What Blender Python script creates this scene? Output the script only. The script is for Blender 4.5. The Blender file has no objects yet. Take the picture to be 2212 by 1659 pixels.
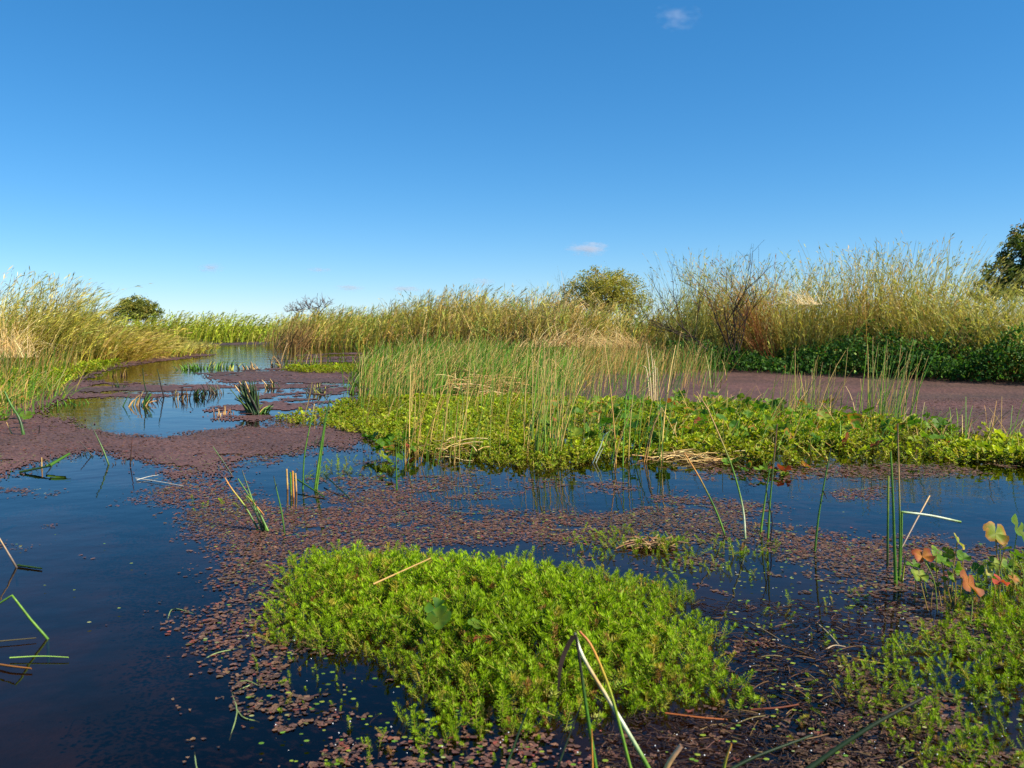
import bpy, math, random
import numpy as np

# ------------------------------------------------------------------ camera, sky, sun, exposure
sc = bpy.context.scene
C = sc.collection
VW, VH, F, HY, CAMH = 2212.0, 1659.0, 1805.0, 705.0, 0.65      # measuring frame of the photograph
PITCH = math.atan((VH / 2 - HY) / F)
cam = bpy.data.cameras.new('camera')
cam.sensor_width = 36.0
cam.lens = 36.0 * F / VW
cam.clip_start = 0.05
cam.clip_end = 20000
cam.dof.use_dof = True
cam.dof.focus_distance = 5.0
cam.dof.aperture_fstop = 13.0
cam_ob = bpy.data.objects.new('camera', cam)
C.objects.link(cam_ob)
cam_ob.location = (0, 0, CAMH)
cam_ob.rotation_euler = (math.pi / 2 - PITCH, 0, 0)
sc.camera = cam_ob

SUN_EL, SUN_ROT = math.radians(45), math.radians(112)          # sun to the right, a little behind the camera
world = bpy.data.worlds.new('World')
sc.world = world
world.use_nodes = True
wn, wl = world.node_tree.nodes, world.node_tree.links
sky = wn.new('ShaderNodeTexSky')
sky.sky_type = 'NISHITA'
sky.sun_disc = False
sky.sun_elevation = SUN_EL
sky.sun_rotation = SUN_ROT
sky.air_density = 0.85
sky.dust_density = 0.0
sky.ozone_density = 10.0
hs = wn.new('ShaderNodeHueSaturation')
hs.inputs['Saturation'].default_value = 1.25
hs.inputs['Hue'].default_value = 0.496
gm = wn.new('ShaderNodeGamma')
gm.inputs['Gamma'].default_value = 0.8
wl.new(sky.outputs[0], gm.inputs['Color'])
wl.new(gm.outputs[0], hs.inputs['Color'])
wl.new(hs.outputs[0], wn['Background'].inputs[0])
wn['Background'].inputs[1].default_value = 0.1235
sun = bpy.data.lights.new('sun', 'SUN')
sun.energy = 5.0
sun.angle = math.radians(0.53)
sun.color = (1.0, 0.91, 0.76)
sun_ob = bpy.data.objects.new('sun', sun)
C.objects.link(sun_ob)
sun_ob.location = (20, -6, 22)
sx, sy, sz = math.sin(SUN_ROT) * math.cos(SUN_EL), math.cos(SUN_ROT) * math.cos(SUN_EL), math.sin(SUN_EL)
from mathutils import Vector
sun_ob.rotation_euler = Vector((sx, sy, sz)).to_track_quat('Z', 'Y').to_euler()
vs = sc.view_settings
vs.view_transform = 'Standard'
vs.look = 'None'
vs.gamma = 1.0
vs.use_curve_mapping = False
vs.exposure = 0.8
sc.cycles.max_bounces = 6
sc.cycles.transparent_max_bounces = 8
sc.cycles.volume_bounces = 1
sc.cycles.caustics_reflective = False
sc.cycles.caustics_refractive = False

# ------------------------------------------------------------------ helpers
R = np.random.default_rng(11)
cp_, sp_ = math.cos(PITCH), math.sin(PITCH)


def ray(px, py):
    px, py = np.asarray(px, float), np.asarray(py, float)
    x, u = (px - VW / 2) / F, (VH / 2 - py) / F
    return np.stack([x, cp_ + u * sp_, -sp_ + u * cp_], -1)


def G(px, py, z=0.0):
    d = ray(px, py)
    t = (z - CAMH) / d[..., 2]
    p = d * t[..., None]
    p[..., 2] += CAMH
    return p


def at(px, py, Y):
    d = ray(px, py)
    t = np.asarray(Y, float) / d[..., 1]
    p = d * t[..., None]
    p[..., 2] += CAMH
    return p


def proj(P):
    P = np.asarray(P, float)
    x, y, z = P[..., 0], P[..., 1], P[..., 2] - CAMH
    f = y * cp_ - z * sp_
    u = y * sp_ + z * cp_
    f = np.where(f < 1e-3, 1e-3, f)
    return VW / 2 + F * x / f, VH / 2 - F * u / f


def inpoly(x, y, poly):
    x, y = np.asarray(x, float), np.asarray(y, float)
    r = np.zeros(x.shape, bool)
    n = len(poly)
    for i in range(n):
        x0, y0 = poly[i]
        x1, y1 = poly[(i + 1) % n]
        if y0 == y1:
            continue
        c = ((y0 > y) != (y1 > y)) & (x < (x1 - x0) * (y - y0) / (y1 - y0) + x0)
        r ^= c
    return r


def wpoly(poly):
    p = G([a[0] for a in poly], [a[1] for a in poly])
    return [(q[0], q[1]) for q in p]


def segdist(x, y, line):
    d = np.full(np.shape(x), 1e9)
    for (x0, y0), (x1, y1) in zip(line[:-1], line[1:]):
        dx, dy = x1 - x0, y1 - y0
        t = np.clip(((x - x0) * dx + (y - y0) * dy) / (dx * dx + dy * dy + 1e-12), 0, 1)
        d = np.minimum(d, np.hypot(x - x0 - t * dx, y - y0 - t * dy))
    return d


_T = np.random.default_rng(5).random((256, 256))


def vnoise(x, y):
    x, y = np.asarray(x, float), np.asarray(y, float)
    xi, yi = np.floor(x).astype(int), np.floor(y).astype(int)
    fx, fy = x - xi, y - yi
    fx, fy = fx * fx * (3 - 2 * fx), fy * fy * (3 - 2 * fy)
    g = lambda a, b: _T[a % 256, b % 256]
    return (g(xi, yi) * (1 - fx) + g(xi + 1, yi) * fx) * (1 - fy) + (g(xi, yi + 1) * (1 - fx) + g(xi + 1, yi + 1) * fx) * fy


def fbm(x, y, o=4):
    s, a, t = 0, 0.5, 0
    for k in range(o):
        s = s + a * vnoise(x * 2 ** k + 17.3 * k, y * 2 ** k + 9.1 * k)
        t += a
        a *= 0.5
    return s / t


def lin(r, g, b):
    c = np.array([r, g, b]) / 255.0
    return np.where(c < 0.04045, c / 12.92, ((c + 0.055) / 1.055) ** 2.4)


class MB:
    """collects vertex / face / colour arrays and links them as one mesh object"""

    def __init__(self):
        self.V, self.Fq, self.Ft, self.Co, self.n = [], [], [], [], 0

    def add(self, V, F, col):
        V = np.asarray(V, float).reshape(-1, 3)
        F = np.asarray(F, int)
        col = np.broadcast_to(np.asarray(col, float), (len(V), 3)) if np.ndim(col) == 1 else np.asarray(col, float).reshape(-1, 3)
        (self.Fq if F.shape[1] == 4 else self.Ft).append(F + self.n)
        self.V.append(V)
        self.Co.append(col)
        self.n += len(V)

    def mesh(self, name, mat, smooth=True):
        V = np.concatenate(self.V)
        Co = np.concatenate(self.Co)
        fq = np.concatenate(self.Fq) if self.Fq else np.zeros((0, 4), int)
        ft = np.concatenate(self.Ft) if self.Ft else np.zeros((0, 3), int)
        me = bpy.data.meshes.new(name)
        me.vertices.add(len(V))
        me.vertices.foreach_set('co', V.ravel().astype(np.float32))
        nl = fq.size + ft.size
        me.loops.add(nl)
        me.loops.foreach_set('vertex_index', np.concatenate([fq.ravel(), ft.ravel()]).astype(np.int32))
        npoly = len(fq) + len(ft)
        me.polygons.add(npoly)
        st = np.concatenate([np.arange(len(fq)) * 4, fq.size + np.arange(len(ft)) * 3]).astype(np.int32)
        me.polygons.foreach_set('loop_start', st)
        if smooth:
            me.polygons.foreach_set('use_smooth', np.ones(npoly, bool))
        me.update(calc_edges=True)
        ca = me.color_attributes.new('Col', 'FLOAT_COLOR', 'POINT')
        ca.data.foreach_set('color', np.concatenate([Co, np.ones((len(Co), 1))], 1).ravel().astype(np.float32))
        me.materials.append(mat)
        me.validate()
        return me

    def build(self, name, mat, parent=None, smooth=True, loc=None):
        if loc is not None:
            L = np.asarray(loc, float)
            self.V = [v - L for v in self.V]
        o = bpy.data.objects.new(name, self.mesh(name, mat, smooth))
        C.objects.link(o)
        if parent is not None:
            o.parent = parent
        elif loc is not None:
            o.location = loc
        return o


def tag(o, label=None, cat=None, group=None, kind=None):
    if label:
        o['label'] = label
    if cat:
        o['category'] = cat
    if group:
        o['group'] = group
    if kind:
        o['kind'] = kind
    return o


def empty(name, loc=(0, 0, 0)):
    o = bpy.data.objects.new(name, None)
    o.empty_display_size = 0.1
    C.objects.link(o)
    o.location = loc
    return o


def strip(CL, side, wid, c0, c1, cm=None):
    """ribbons: CL (n,k,3) centre lines, side (n,3) or (n,k,3), wid (n,k), colours (n,3) base -> tip"""
    n, k, _ = CL.shape
    if side.ndim == 2:
        side = side[:, None, :]
    V = np.stack([CL - side * wid[..., None] / 2, CL + side * wid[..., None] / 2], 2)
    i = np.arange(n)[:, None] * (2 * k) + np.arange(k - 1)[None] * 2
    Fc = np.stack([i, i + 1, i + 3, i + 2], -1).reshape(-1, 4)
    t = np.linspace(0, 1, k)[None, :, None]
    col = c0[:, None, :] * (1 - t) + c1[:, None, :] * t
    col = np.repeat(col[:, :, None, :], 2, 2)
    return V.reshape(-1, 3), Fc, col.reshape(-1, 3)


def tube(CL, rad, c0, c1, m=4):
    """tubes: CL (n,k,3), rad (n,k)"""
    n, k, _ = CL.shape
    T = np.gradient(CL, axis=1)
    T /= np.linalg.norm(T, axis=-1, keepdims=True) + 1e-9
    ref = np.where(np.abs(T[..., 1:2]) < 0.9, np.array([0., 1, 0]), np.array([1., 0, 0]))
    A = np.cross(T, ref)
    A /= np.linalg.norm(A, axis=-1, keepdims=True) + 1e-9
    B = np.cross(T, A)
    an = np.arange(m) * 2 * math.pi / m
    V = CL[:, :, None, :] + rad[:, :, None, None] * (np.cos(an)[None, None, :, None] * A[:, :, None, :] + np.sin(an)[None, None, :, None] * B[:, :, None, :])
    i = np.arange(n)[:, None, None] * (k * m) + np.arange(k - 1)[None, :, None] * m
    j = np.arange(m)[None, None, :]
    j2 = (j + 1) % m
    Fc = np.stack([i + j, i + j2, i + m + j2, i + m + j], -1).reshape(-1, 4)
    t = np.linspace(0, 1, k)[None, :, None]
    col = c0[:, None, :] * (1 - t) + c1[:, None, :] * t if np.ndim(c0) == 2 else np.broadcast_to(c0, (n, k, 3))
    col = np.repeat(col[:, :, None, :], m, 2)
    return V.reshape(-1, 3), Fc, col.reshape(-1, 3)


def curves(base, height, az, lean, bend, k=6):
    """stem centre lines bending over: lean and lean+bend are angles from the vertical"""
    n = len(base)
    t = np.linspace(0, 1, k)
    th = lean[:, None] + bend[:, None] * t[None] ** 1.3
    ds = height[:, None] / (k - 1)
    hx = np.cumsum(np.sin(th) * ds, 1) - np.sin(th[:, :1]) * ds
    hz = np.cumsum(np.cos(th) * ds, 1) - np.cos(th[:, :1]) * ds
    CL = base[:, None, :] + np.stack([hx * np.cos(az)[:, None], hx * np.sin(az)[:, None], hz], -1)
    return CL


def leaves(P, D, L, Wd, col, up=0.25, tipcol=None):
    """small narrow leaves: a bent pair of faces each; P (n,3) D (n,3) unit"""
    n = len(P)
    S = np.cross(D, R.normal(size=(n, 3)))
    S /= np.linalg.norm(S, axis=-1, keepdims=True) + 1e-9
    N = np.cross(S, D)
    b = P
    m = P + D * (L * 0.5)[:, None] + N * (L * 0.06)[:, None]
    tt = P + D * L[:, None] - np.array([0, 0, 1.]) * (L * up)[:, None]
    V = np.stack([b, m - S * (Wd / 2)[:, None], m + S * (Wd / 2)[:, None], tt], 1)
    i = np.arange(n)[:, None] * 4
    Fc = np.concatenate([np.concatenate([i, i + 1, i + 2], 1), np.concatenate([i + 1, i + 3, i + 2], 1)])
    cc = np.repeat(col[:, None, :], 4, 1)
    if tipcol is not None:
        cc[:, 3] = tipcol
    return V.reshape(-1, 3), Fc, cc.reshape(-1, 3)


def pick(n, pal, wts, jit=0.18):
    """random colours from a palette with brightness jitter"""
    pal = np.array(pal, float)
    w = np.array(wts, float)
    c = pal[R.choice(len(pal), n, p=w / w.sum())]
    return np.clip(c * (1 + R.normal(0, jit, (n, 1))) * (1 + R.normal(0, 0.05, (n, 3))), 0.004, 0.9)


def bspline(pts, k):
    P = np.asarray(pts, float)
    if len(P) == 2:
        t = np.linspace(0, 1, k)[:, None]
        return P[0] * (1 - t) + P[1] * t
    Q = np.concatenate([[2 * P[0] - P[1]], P, [2 * P[-1] - P[-2]]])
    out = []
    for u in np.linspace(0, len(P) - 1 - 1e-6, k):
        i = int(u)
        f = u - i
        a, b, c, d = Q[i], Q[i + 1], Q[i + 2], Q[i + 3]
        out.append(0.5 * (2 * b + (c - a) * f + (2 * a - 5 * b + 4 * c - d) * f * f + (3 * b - a - 3 * c + d) * f ** 3))
    return np.array(out)


# ------------------------------------------------------------------ materials
def newmat(name):
    m = bpy.data.materials.new(name)
    m.use_nodes = True
    m.node_tree.nodes.clear()
    nt = m.node_tree
    out = nt.nodes.new('ShaderNodeOutputMaterial')
    return m, nt.nodes, nt.links, out


def plantmat(name, trans=0.35, rough=0.5, spec=0.3, grain=0.0, gscale=60.0, bump=0.0, tint=(1.15, 1.2, 0.55)):
    m, N, Lk, out = newmat(name)
    at_ = N.new('ShaderNodeAttribute')
    at_.attribute_name = 'Col'
    col = at_.outputs['Color']
    if grain > 0:
        tc = N.new('ShaderNodeTexCoord')
        nz = N.new('ShaderNodeTexNoise')
        nz.inputs['Scale'].default_value = gscale
        nz.inputs['Detail'].default_value = 4
        Lk.new(tc.outputs['Object'], nz.inputs['Vector'])
        mr = N.new('ShaderNodeMapRange')
        mr.inputs['From Min'].default_value = 0.3
        mr.inputs['From Max'].default_value = 0.7
        mr.inputs['To Min'].default_value = 1 - grain
        mr.inputs['To Max'].default_value = 1 + grain
        Lk.new(nz.outputs['Fac'], mr.inputs['Value'])
        mx = N.new('ShaderNodeVectorMath')
        mx.operation = 'SCALE'
        Lk.new(col, mx.inputs[0])
        Lk.new(mr.outputs[0], mx.inputs['Scale'])
        col = mx.outputs[0]
    p = N.new('ShaderNodeBsdfPrincipled')
    p.inputs['Roughness'].default_value = rough
    p.inputs['Specular IOR Level'].default_value = spec
    Lk.new(col, p.inputs['Base Color'])
    if bump > 0 and grain > 0:
        b = N.new('ShaderNodeBump')
        b.inputs['Strength'].default_value = 0.8
        b.inputs['Distance'].default_value = bump
        Lk.new(nz.outputs['Fac'], b.inputs['Height'])
        Lk.new(b.outputs[0], p.inputs['Normal'])
    sh = p.outputs[0]
    if trans > 0:
        tr = N.new('ShaderNodeBsdfTranslucent')
        tm = N.new('ShaderNodeVectorMath')
        tm.operation = 'MULTIPLY'
        tm.inputs[1].default_value = tint
        Lk.new(col, tm.inputs[0])
        Lk.new(tm.outputs[0], tr.inputs['Color'])
        ms = N.new('ShaderNodeMixShader')
        ms.inputs[0].default_value = trans
        Lk.new(sh, ms.inputs[1])
        Lk.new(tr.outputs[0], ms.inputs[2])
        sh = ms.outputs[0]
    Lk.new(sh, out.inputs['Surface'])
    return m


M_leaf = plantmat('leaf', 0.38, 0.5, 0.2, tint=(1.15, 1.12, 0.4))
M_weed = plantmat('weed_leaf', 0.35, 0.6, 0.2)
M_reed = plantmat('reed_blade', 0.3, 0.55, 0.25)
M_stem = plantmat('stem', 0.0, 0.4, 0.4, grain=0.22, gscale=90)
M_straw = plantmat('straw', 0.15, 0.6, 0.25, tint=(1, 0.9, 0.6))
M_bark = plantmat('bark', 0.0, 0.85, 0.2, grain=0.4, gscale=8, bump=0.02)
M_azolla = plantmat('azolla', 0.12, 0.6, 0.3, grain=0.3, gscale=350, bump=0.0015, tint=(1.2, 0.8, 0.6))
M_azsheet = plantmat('azolla_mat', 0.0, 0.65, 0.25, grain=0.3, gscale=55, bump=0.006)
M_nardoo = plantmat('nardoo', 0.4, 0.55, 0.2, grain=0.16, gscale=120)


def watermat():
    m, N, Lk, out = newmat('water')
    tc = N.new('ShaderNodeTexCoord')
    mp = N.new('ShaderNodeMapping')
    mp.inputs['Scale'].default_value = (0.8, 1.0, 1)
    Lk.new(tc.outputs['Object'], mp.inputs['Vector'])
    n1 = N.new('ShaderNodeTexNoise')
    n1.inputs['Scale'].default_value = 2.6
    n1.inputs['Detail'].default_value = 3
    n1.inputs['Roughness'].default_value = 0.5
    n2 = N.new('ShaderNodeTexNoise')
    n2.inputs['Scale'].default_value = 11
    n2.inputs['Detail'].default_value = 3
    Lk.new(mp.outputs[0], n1.inputs['Vector'])
    Lk.new(mp.outputs[0], n2.inputs['Vector'])
    ad = N.new('ShaderNodeMath')
    ad.operation = 'MULTIPLY_ADD'
    ad.inputs[1].default_value = 0.22
    Lk.new(n2.outputs['Fac'], ad.inputs[0])
    Lk.new(n1.outputs['Fac'], ad.inputs[2])
    b = N.new('ShaderNodeBump')
    b.inputs['Strength'].default_value = 1.0
    b.inputs['Distance'].default_value = 0.0045
    Lk.new(ad.outputs[0], b.inputs['Height'])
    # the open channel beyond the mats lies in the wind and carries higher ripples
    sp = N.new('ShaderNodeSeparateXYZ')
    Lk.new(tc.outputs['Object'], sp.inputs[0])
    wv = N.new('ShaderNodeMapRange')
    wv.inputs['From Min'].default_value = 8.0
    wv.inputs['From Max'].default_value = 24.0
    wv.inputs['To Min'].default_value = 0.0032
    wv.inputs['To Max'].default_value = 0.014
    Lk.new(sp.outputs['Y'], wv.inputs['Value'])
    Lk.new(wv.outputs[0], b.inputs['Distance'])
    fr = N.new('ShaderNodeFresnel')
    fr.inputs['IOR'].default_value = 1.33
    Lk.new(b.outputs[0], fr.inputs['Normal'])
    gl = N.new('ShaderNodeBsdfGlossy')
    gl.inputs['Roughness'].default_value = 0.015
    Lk.new(b.outputs[0], gl.inputs['Normal'])
    tr = N.new('ShaderNodeBsdfTransparent')
    tr.inputs['Color'].default_value = (0.38, 0.30, 0.21, 1)       # brown, peaty water
    mx = N.new('ShaderNodeMixShader')
    Lk.new(fr.outputs[0], mx.inputs[0])
    Lk.new(tr.outputs[0], mx.inputs[1])
    Lk.new(gl.outputs[0], mx.inputs[2])
    Lk.new(mx.outputs[0], out.inputs['Surface'])
    return m


def groundmat():
    m, N, Lk, out = newmat('mud')
    tc = N.new('ShaderNodeTexCoord')
    nz = N.new('ShaderNodeTexNoise')
    nz.inputs['Scale'].default_value = 3.5
    nz.inputs['Detail'].default_value = 8
    nz.inputs['Roughness'].default_value = 0.65
    Lk.new(tc.outputs['Object'], nz.inputs['Vector'])
    cr = N.new('ShaderNodeValToRGB')
    e = cr.color_ramp.elements
    e[0].position, e[0].color = 0.35, (0.012, 0.010, 0.008, 1)
    e[1].position, e[1].color = 0.72, (0.10, 0.046, 0.027, 1)
    Lk.new(nz.outputs['Fac'], cr.inputs[0])
    p = N.new('ShaderNodeBsdfPrincipled')
    p.inputs['Roughness'].default_value = 0.8
    Lk.new(cr.outputs[0], p.inputs['Base Color'])
    b = N.new('ShaderNodeBump')
    b.inputs['Distance'].default_value = 0.03
    Lk.new(nz.outputs['Fac'], b.inputs['Height'])
    Lk.new(b.outputs[0], p.inputs['Normal'])
    Lk.new(p.outputs[0], out.inputs['Surface'])
    return m


M_water, M_ground = watermat(), groundmat()

# ------------------------------------------------------------------ setting: ground, pond bed, water
FRONT = [(560, 747), (800, 752), (1000, 760), (1200, 774), (1400, 788), (1500, 796), (1650, 802), (1850, 811), (2050, 821), (2212, 828), (2500, 842), (3200, 880)]
LEFTF = [(-900, 850), (-200, 812), (0, 795), (130, 786), (250, 777), (340, 766), (378, 748)]
FARF = [(250, 736.5), (330, 738), (450, 738.5), (600, 738)]
wf = wpoly(FRONT)
land1 = wf + [(400, 8), (400, 400), (wf[0][0] - 1.5, 400), (wf[0][0] - 1.0, wf[0][1] + 6)]
wlft = wpoly(LEFTF)
land2 = wlft + [(wlft[-1][0] - 1.5, wlft[-1][1] + 5), (wlft[-1][0] - 6, 34), (-400, 34), (-400, wlft[0][1])]
FY = G(450, 738.5)[1]
land3 = [(-400, FY), (60, FY - 1), (60, 400), (-400, 400)]


def land_h(x, y):
    d = np.full(np.shape(x), -9.0)
    for pl in (land1, land2, land3):
        s = segdist(x, y, pl + [pl[0]])
        d = np.maximum(d, np.where(inpoly(x, y, pl), s, -s))
    t = np.clip(d / 1.0 + 0.5, 0, 1)
    t = t * t * (3 - 2 * t)
    big = np.hypot(x, y)
    return -0.32 + 0.40 * t + 0.06 * (fbm(x * 1.3, y * 1.3) - 0.5) + np.where(big > 420, 0.4, 0)


u = np.linspace(-1, 1, 200)
gx = np.sinh(u * 5.2) / np.sinh(5.2) * 6000
v = np.linspace(0, 1, 200)
gy = np.sinh(v * 6.2) / np.sinh(6.2) * 7000 - 3.0
X, Y = np.meshgrid(gx, gy)
Z = land_h(X, Y)
b = MB()
nx, ny = len(gx), len(gy)
i = (np.arange(ny - 1)[:, None] * nx + np.arange(nx - 1)[None]).ravel()
b.add(np.stack([X, Y, Z], -1), np.stack([i, i + 1, i + nx + 1, i + nx], 1), (0.05, 0.03, 0.02))
tag(b.build('ground', M_ground), kind='structure')
b = MB()
b.add([(-70, -3, 0), (70, -3, 0), (70, 60, 0), (-70, 60, 0)], [[0, 1, 2, 3]], (0, 0, 0))
tag(b.build('water', M_water), kind='structure')

# ------------------------------------------------------------------ floating red azolla
AZ = [  # (polygon in the photograph, cover)
    ([(-300, 935), (-50, 900), (59, 873), (94, 897), (141, 912), (203, 928), (281, 940), (332, 945), (390, 936), (488, 928), (566, 922), (680, 922), (760, 935), (790, 955), (760, 975), (680, 965), (560, 985), (500, 1000), (470, 1020), (440, 1036), (390, 1038), (344, 1025), (320, 1000), (234, 975), (187, 972), (156, 985), (78, 1004), (0, 1020), (-300, 1060)], 0.95),
    ([(305, 1084), (352, 1058), (430, 1045), (500, 1045), (530, 1082), (640, 1088), (740, 1075), (800, 1050), (900, 1040), (960, 1060), (890, 1085), (960, 1105), (1100, 1112), (1260, 1112), (1260, 1180), (1100, 1180), (900, 1180), (700, 1185), (610, 1235), (570, 1290), (545, 1360), (470, 1372), (430, 1330), (455, 1270), (500, 1215), (490, 1170), (440, 1125), (400, 1095)], 0.84),
    ([(740, 985), (820, 1000), (1000, 1020), (1060, 1040), (1010, 1075), (960, 1100), (880, 1080), (800, 1050), (740, 1075), (700, 1040)], 0.42),
    ([(960, 1040), (1130, 1050), (1100, 1090), (960, 1085)], 0.25),
    ([(1160, 1035), (1340, 1028), (1330, 1052), (1190, 1062)], 0.6),
    ([(1240, 1115), (1400, 1097), (1460, 1075), (1540, 1078), (1650, 1100), (1640, 1125), (1700, 1145), (1800, 1150), (1900, 1158), (2040, 1165), (2040, 1190), (1990, 1260), (1800, 1225), (1700, 1195), (1560, 1165), (1400, 1165), (1240, 1190)], 0.80),
    ([(1822, 1062), (1870, 1055), (1905, 1075), (1890, 1088), (1830, 1075)], 0.85),
    ([(1500, 1000), (1600, 1012), (1700, 1018), (1850, 1004), (2212, 1008), (2600, 1010), (2600, 1030), (2000, 1026), (1850, 1038), (1700, 1042), (1600, 1038)], 0.62),
    ([(470, 1372), (600, 1350), (740, 1390), (880, 1470), (920, 1560), (1000, 1600), (1250, 1600), (1300, 1659), (1300, 1800), (420, 1800), (470, 1659), (520, 1600), (575, 1565), (530, 1500), (600, 1470), (560, 1420)], 0.52),
    ([(-100, 1040), (30, 1045), (80, 1064), (60, 1072), (-100, 1072)], 0.75),
    ([(0, 1180), (45, 1178), (40, 1188), (-20, 1192)], 0.8),
    ([(105, 1192), (150, 1190), (155, 1196), (110, 1200)], 0.55),
    ([(388, 1595), (455, 1592), (440, 1620), (395, 1615)], 0.9),
    ([(1480, 1200), (1700, 1190), (1950, 1250), (1990, 1330), (1930, 1420), (1980, 1540), (2050, 1800), (1300, 1800), (1280, 1610), (1600, 1530), (1650, 1430), (1560, 1330), (1480, 1240)], 0.40),
    ([(1930, 1260), (2212, 1180), (2500, 1180), (2500, 1800), (2000, 1800), (1930, 1540), (1900, 1400)], 0.6),
    ([(520, 975), (740, 965), (760, 1000), (620, 1010), (530, 1005)], 0.35),
    ([(560, 870), (700, 850), (780, 870), (740, 925), (560, 920)], 0.5),
    ([(-200, 1120), (440, 1100), (480, 1250), (430, 1400), (520, 1600), (450, 1750), (-300, 1750)], 0.012),
]
SHEET = [
    (AZ[0][0], 0.93),
    ([(430, 806), (600, 793), (780, 790), (790, 860), (700, 872), (640, 890), (600, 912), (560, 914), (480, 902), (430, 895), (450, 884), (520, 872), (545, 850), (520, 835), (470, 822)], 0.66),
    ([(120, 846), (150, 826), (250, 820), (330, 829), (430, 827), (520, 838), (480, 853), (400, 856), (330, 860), (250, 856), (180, 862)], 0.46),
    ([(600, 776), (640, 766), (770, 760), (830, 785), (780, 790), (640, 786)], 0.56),
    ([(130, 800), (254, 783), (330, 772), (400, 762), (470, 766), (380, 776), (300, 786), (230, 798), (190, 818), (100, 850)], 0.9),
    ([(0, 850), (100, 835), (210, 820), (190, 850), (110, 870), (60, 890), (-60, 900), (-300, 930), (-300, 870)], 0.9),
    ([(1180, 770), (1480, 780), (1560, 785), (2212, 815), (2600, 830), (2600, 980), (2212, 955), (2050, 925), (1850, 895), (1540, 872), (1180, 868)], 1.2),
]


def cover(x, y, zones, warp=1.0, jit=0.0):
    px, py = proj(np.stack([x, y, np.zeros_like(x)], -1))
    s = np.hypot(x, y)
    wx = (fbm(x * 5, y * 5, 4) - 0.5) * 0.35 * F / s * warp
    wy = (fbm(x * 5 + 40, y * 5 + 7, 4) - 0.5) * 0.35 * F * CAMH / s ** 2 * 1.2 * warp
    if jit:
        wx = wx + R.normal(0, jit, x.shape) * F / s
        wy = wy + R.normal(0, jit, x.shape) * F * CAMH / s ** 2
    d = np.zeros(x.shape)
    for pl, c in zones:
        d = np.maximum(d, np.where(inpoly(px + wx, py + wy, pl), c, 0))
    return d


AZPAL = [lin(124, 93, 78), lin(108, 80, 69), lin(140, 104, 80), lin(94, 71, 62), lin(150, 84, 68), lin(112, 108, 60)]
AZPAL = [c_ * 0.70 for c_ in AZPAL]
AZW = [4, 3, 2, 2, 0.8, 0.4]


def flakes(n, y0, y1, zones, size, holes=5.0, xr=1.0, mb=None, zz=0.001, lobes=4):
    yy = np.sqrt(R.random(n) * (y1 ** 2 - y0 ** 2) + y0 ** 2)
    half = yy * 0.66 * xr + 0.3
    xx = (R.random(n) * 2 - 1) * half
    nn = n // 3
    xx[nn:2 * nn] = xx[:nn] + R.normal(0, size * 0.9, nn)
    yy[nn:2 * nn] = yy[:nn] + R.normal(0, size * 0.9, nn)
    d = cover(xx, yy, zones, 1.0, 0.03 + size * 3)
    hole = fbm(xx * holes, yy * holes, 4) * 0.75 + fbm(xx * holes * 6, yy * holes * 6, 2) * 0.25
    hole = np.clip((hole - 0.25) / 0.5, 0, 1)
    keep = (hole < d * 1.04) & (R.random(n) < 0.3 + d * 1.2)
    xx, yy = xx[keep], yy[keep]
    m = len(xx)
    k = lobes * 2
    an = (np.arange(k)[None] + R.uniform(-.4, .4, (m, k))) * 2 * math.pi / k + R.random((m, 1)) * 6.3
    sz = size * (0.5 + R.random((m, 1)) ** 2 * 1.0)
    rr = sz * np.where(np.arange(k)[None] % 2 == 0, 0.6 + 0.45 * R.random((m, k)), 0.34 + 0.5 * R.random((m, k)))
    el = 0.55 + 0.45 * R.random((m, 1))
    ro = R.random((m, 1)) * 3.14
    ex, ey = np.cos(an) * rr, np.sin(an) * rr * el
    ox = ex * np.cos(ro) - ey * np.sin(ro)
    oy = ex * np.sin(ro) + ey * np.cos(ro)
    tx, ty = R.normal(0, 0.07, (m, 1)), R.normal(0, 0.07, (m, 1))
    oz = zz + R.random((m, 1)) * zz + ox * tx + oy * ty + R.random((m, k)) * size * 0.08
    oz = np.maximum(oz, 0.0006)
    V = np.zeros((m, k + 1, 3))
    V[:, 0, 0], V[:, 0, 1] = xx, yy
    V[:, 0, 2] = zz * 1.2 + size * 0.08 * R.random(m)
    V[:, 1:, 0], V[:, 1:, 1], V[:, 1:, 2] = xx[:, None] + ox, yy[:, None] + oy, oz
    i0 = np.arange(m)[:, None] * (k + 1)
    j = np.arange(k)[None]
    Fc = np.stack([np.broadcast_to(i0, (m, k)), i0 + 1 + j, i0 + 1 + (j + 1) % k], -1).reshape(-1, 3)
    col = pick(m, AZPAL, AZW, 0.16)
    tint = fbm(xx * 1.8 + 60, yy * 1.8, 3)[:, None]
    col = col * (1 + (tint - .5) * np.array([.5, .1, .3]))
    cc = np.repeat(col[:, None], k + 1, 1)
    cc[:, 1:] *= (0.85 + 0.3 * R.random((m, k, 1)))
    mb.add(V, Fc, cc)
    return m


b = MB()
n1 = flakes(185000, 1.05, 3.3, AZ, 0.0068, 6.0, mb=b, lobes=3)
tag(b.build('azolla_raft', M_azolla), 'loose red azolla ferns floating round the near milfoil patch', 'azolla', 'floating azolla', 'stuff')
b = MB()
n2 = flakes(225000, 3.3, 6.2, AZ, 0.0094, 3.2, mb=b, lobes=3)
tag(b.build('azolla_raft', M_azolla), 'broken red azolla raft on the pond in front of the rush island', 'azolla', 'floating azolla', 'stuff')

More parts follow.
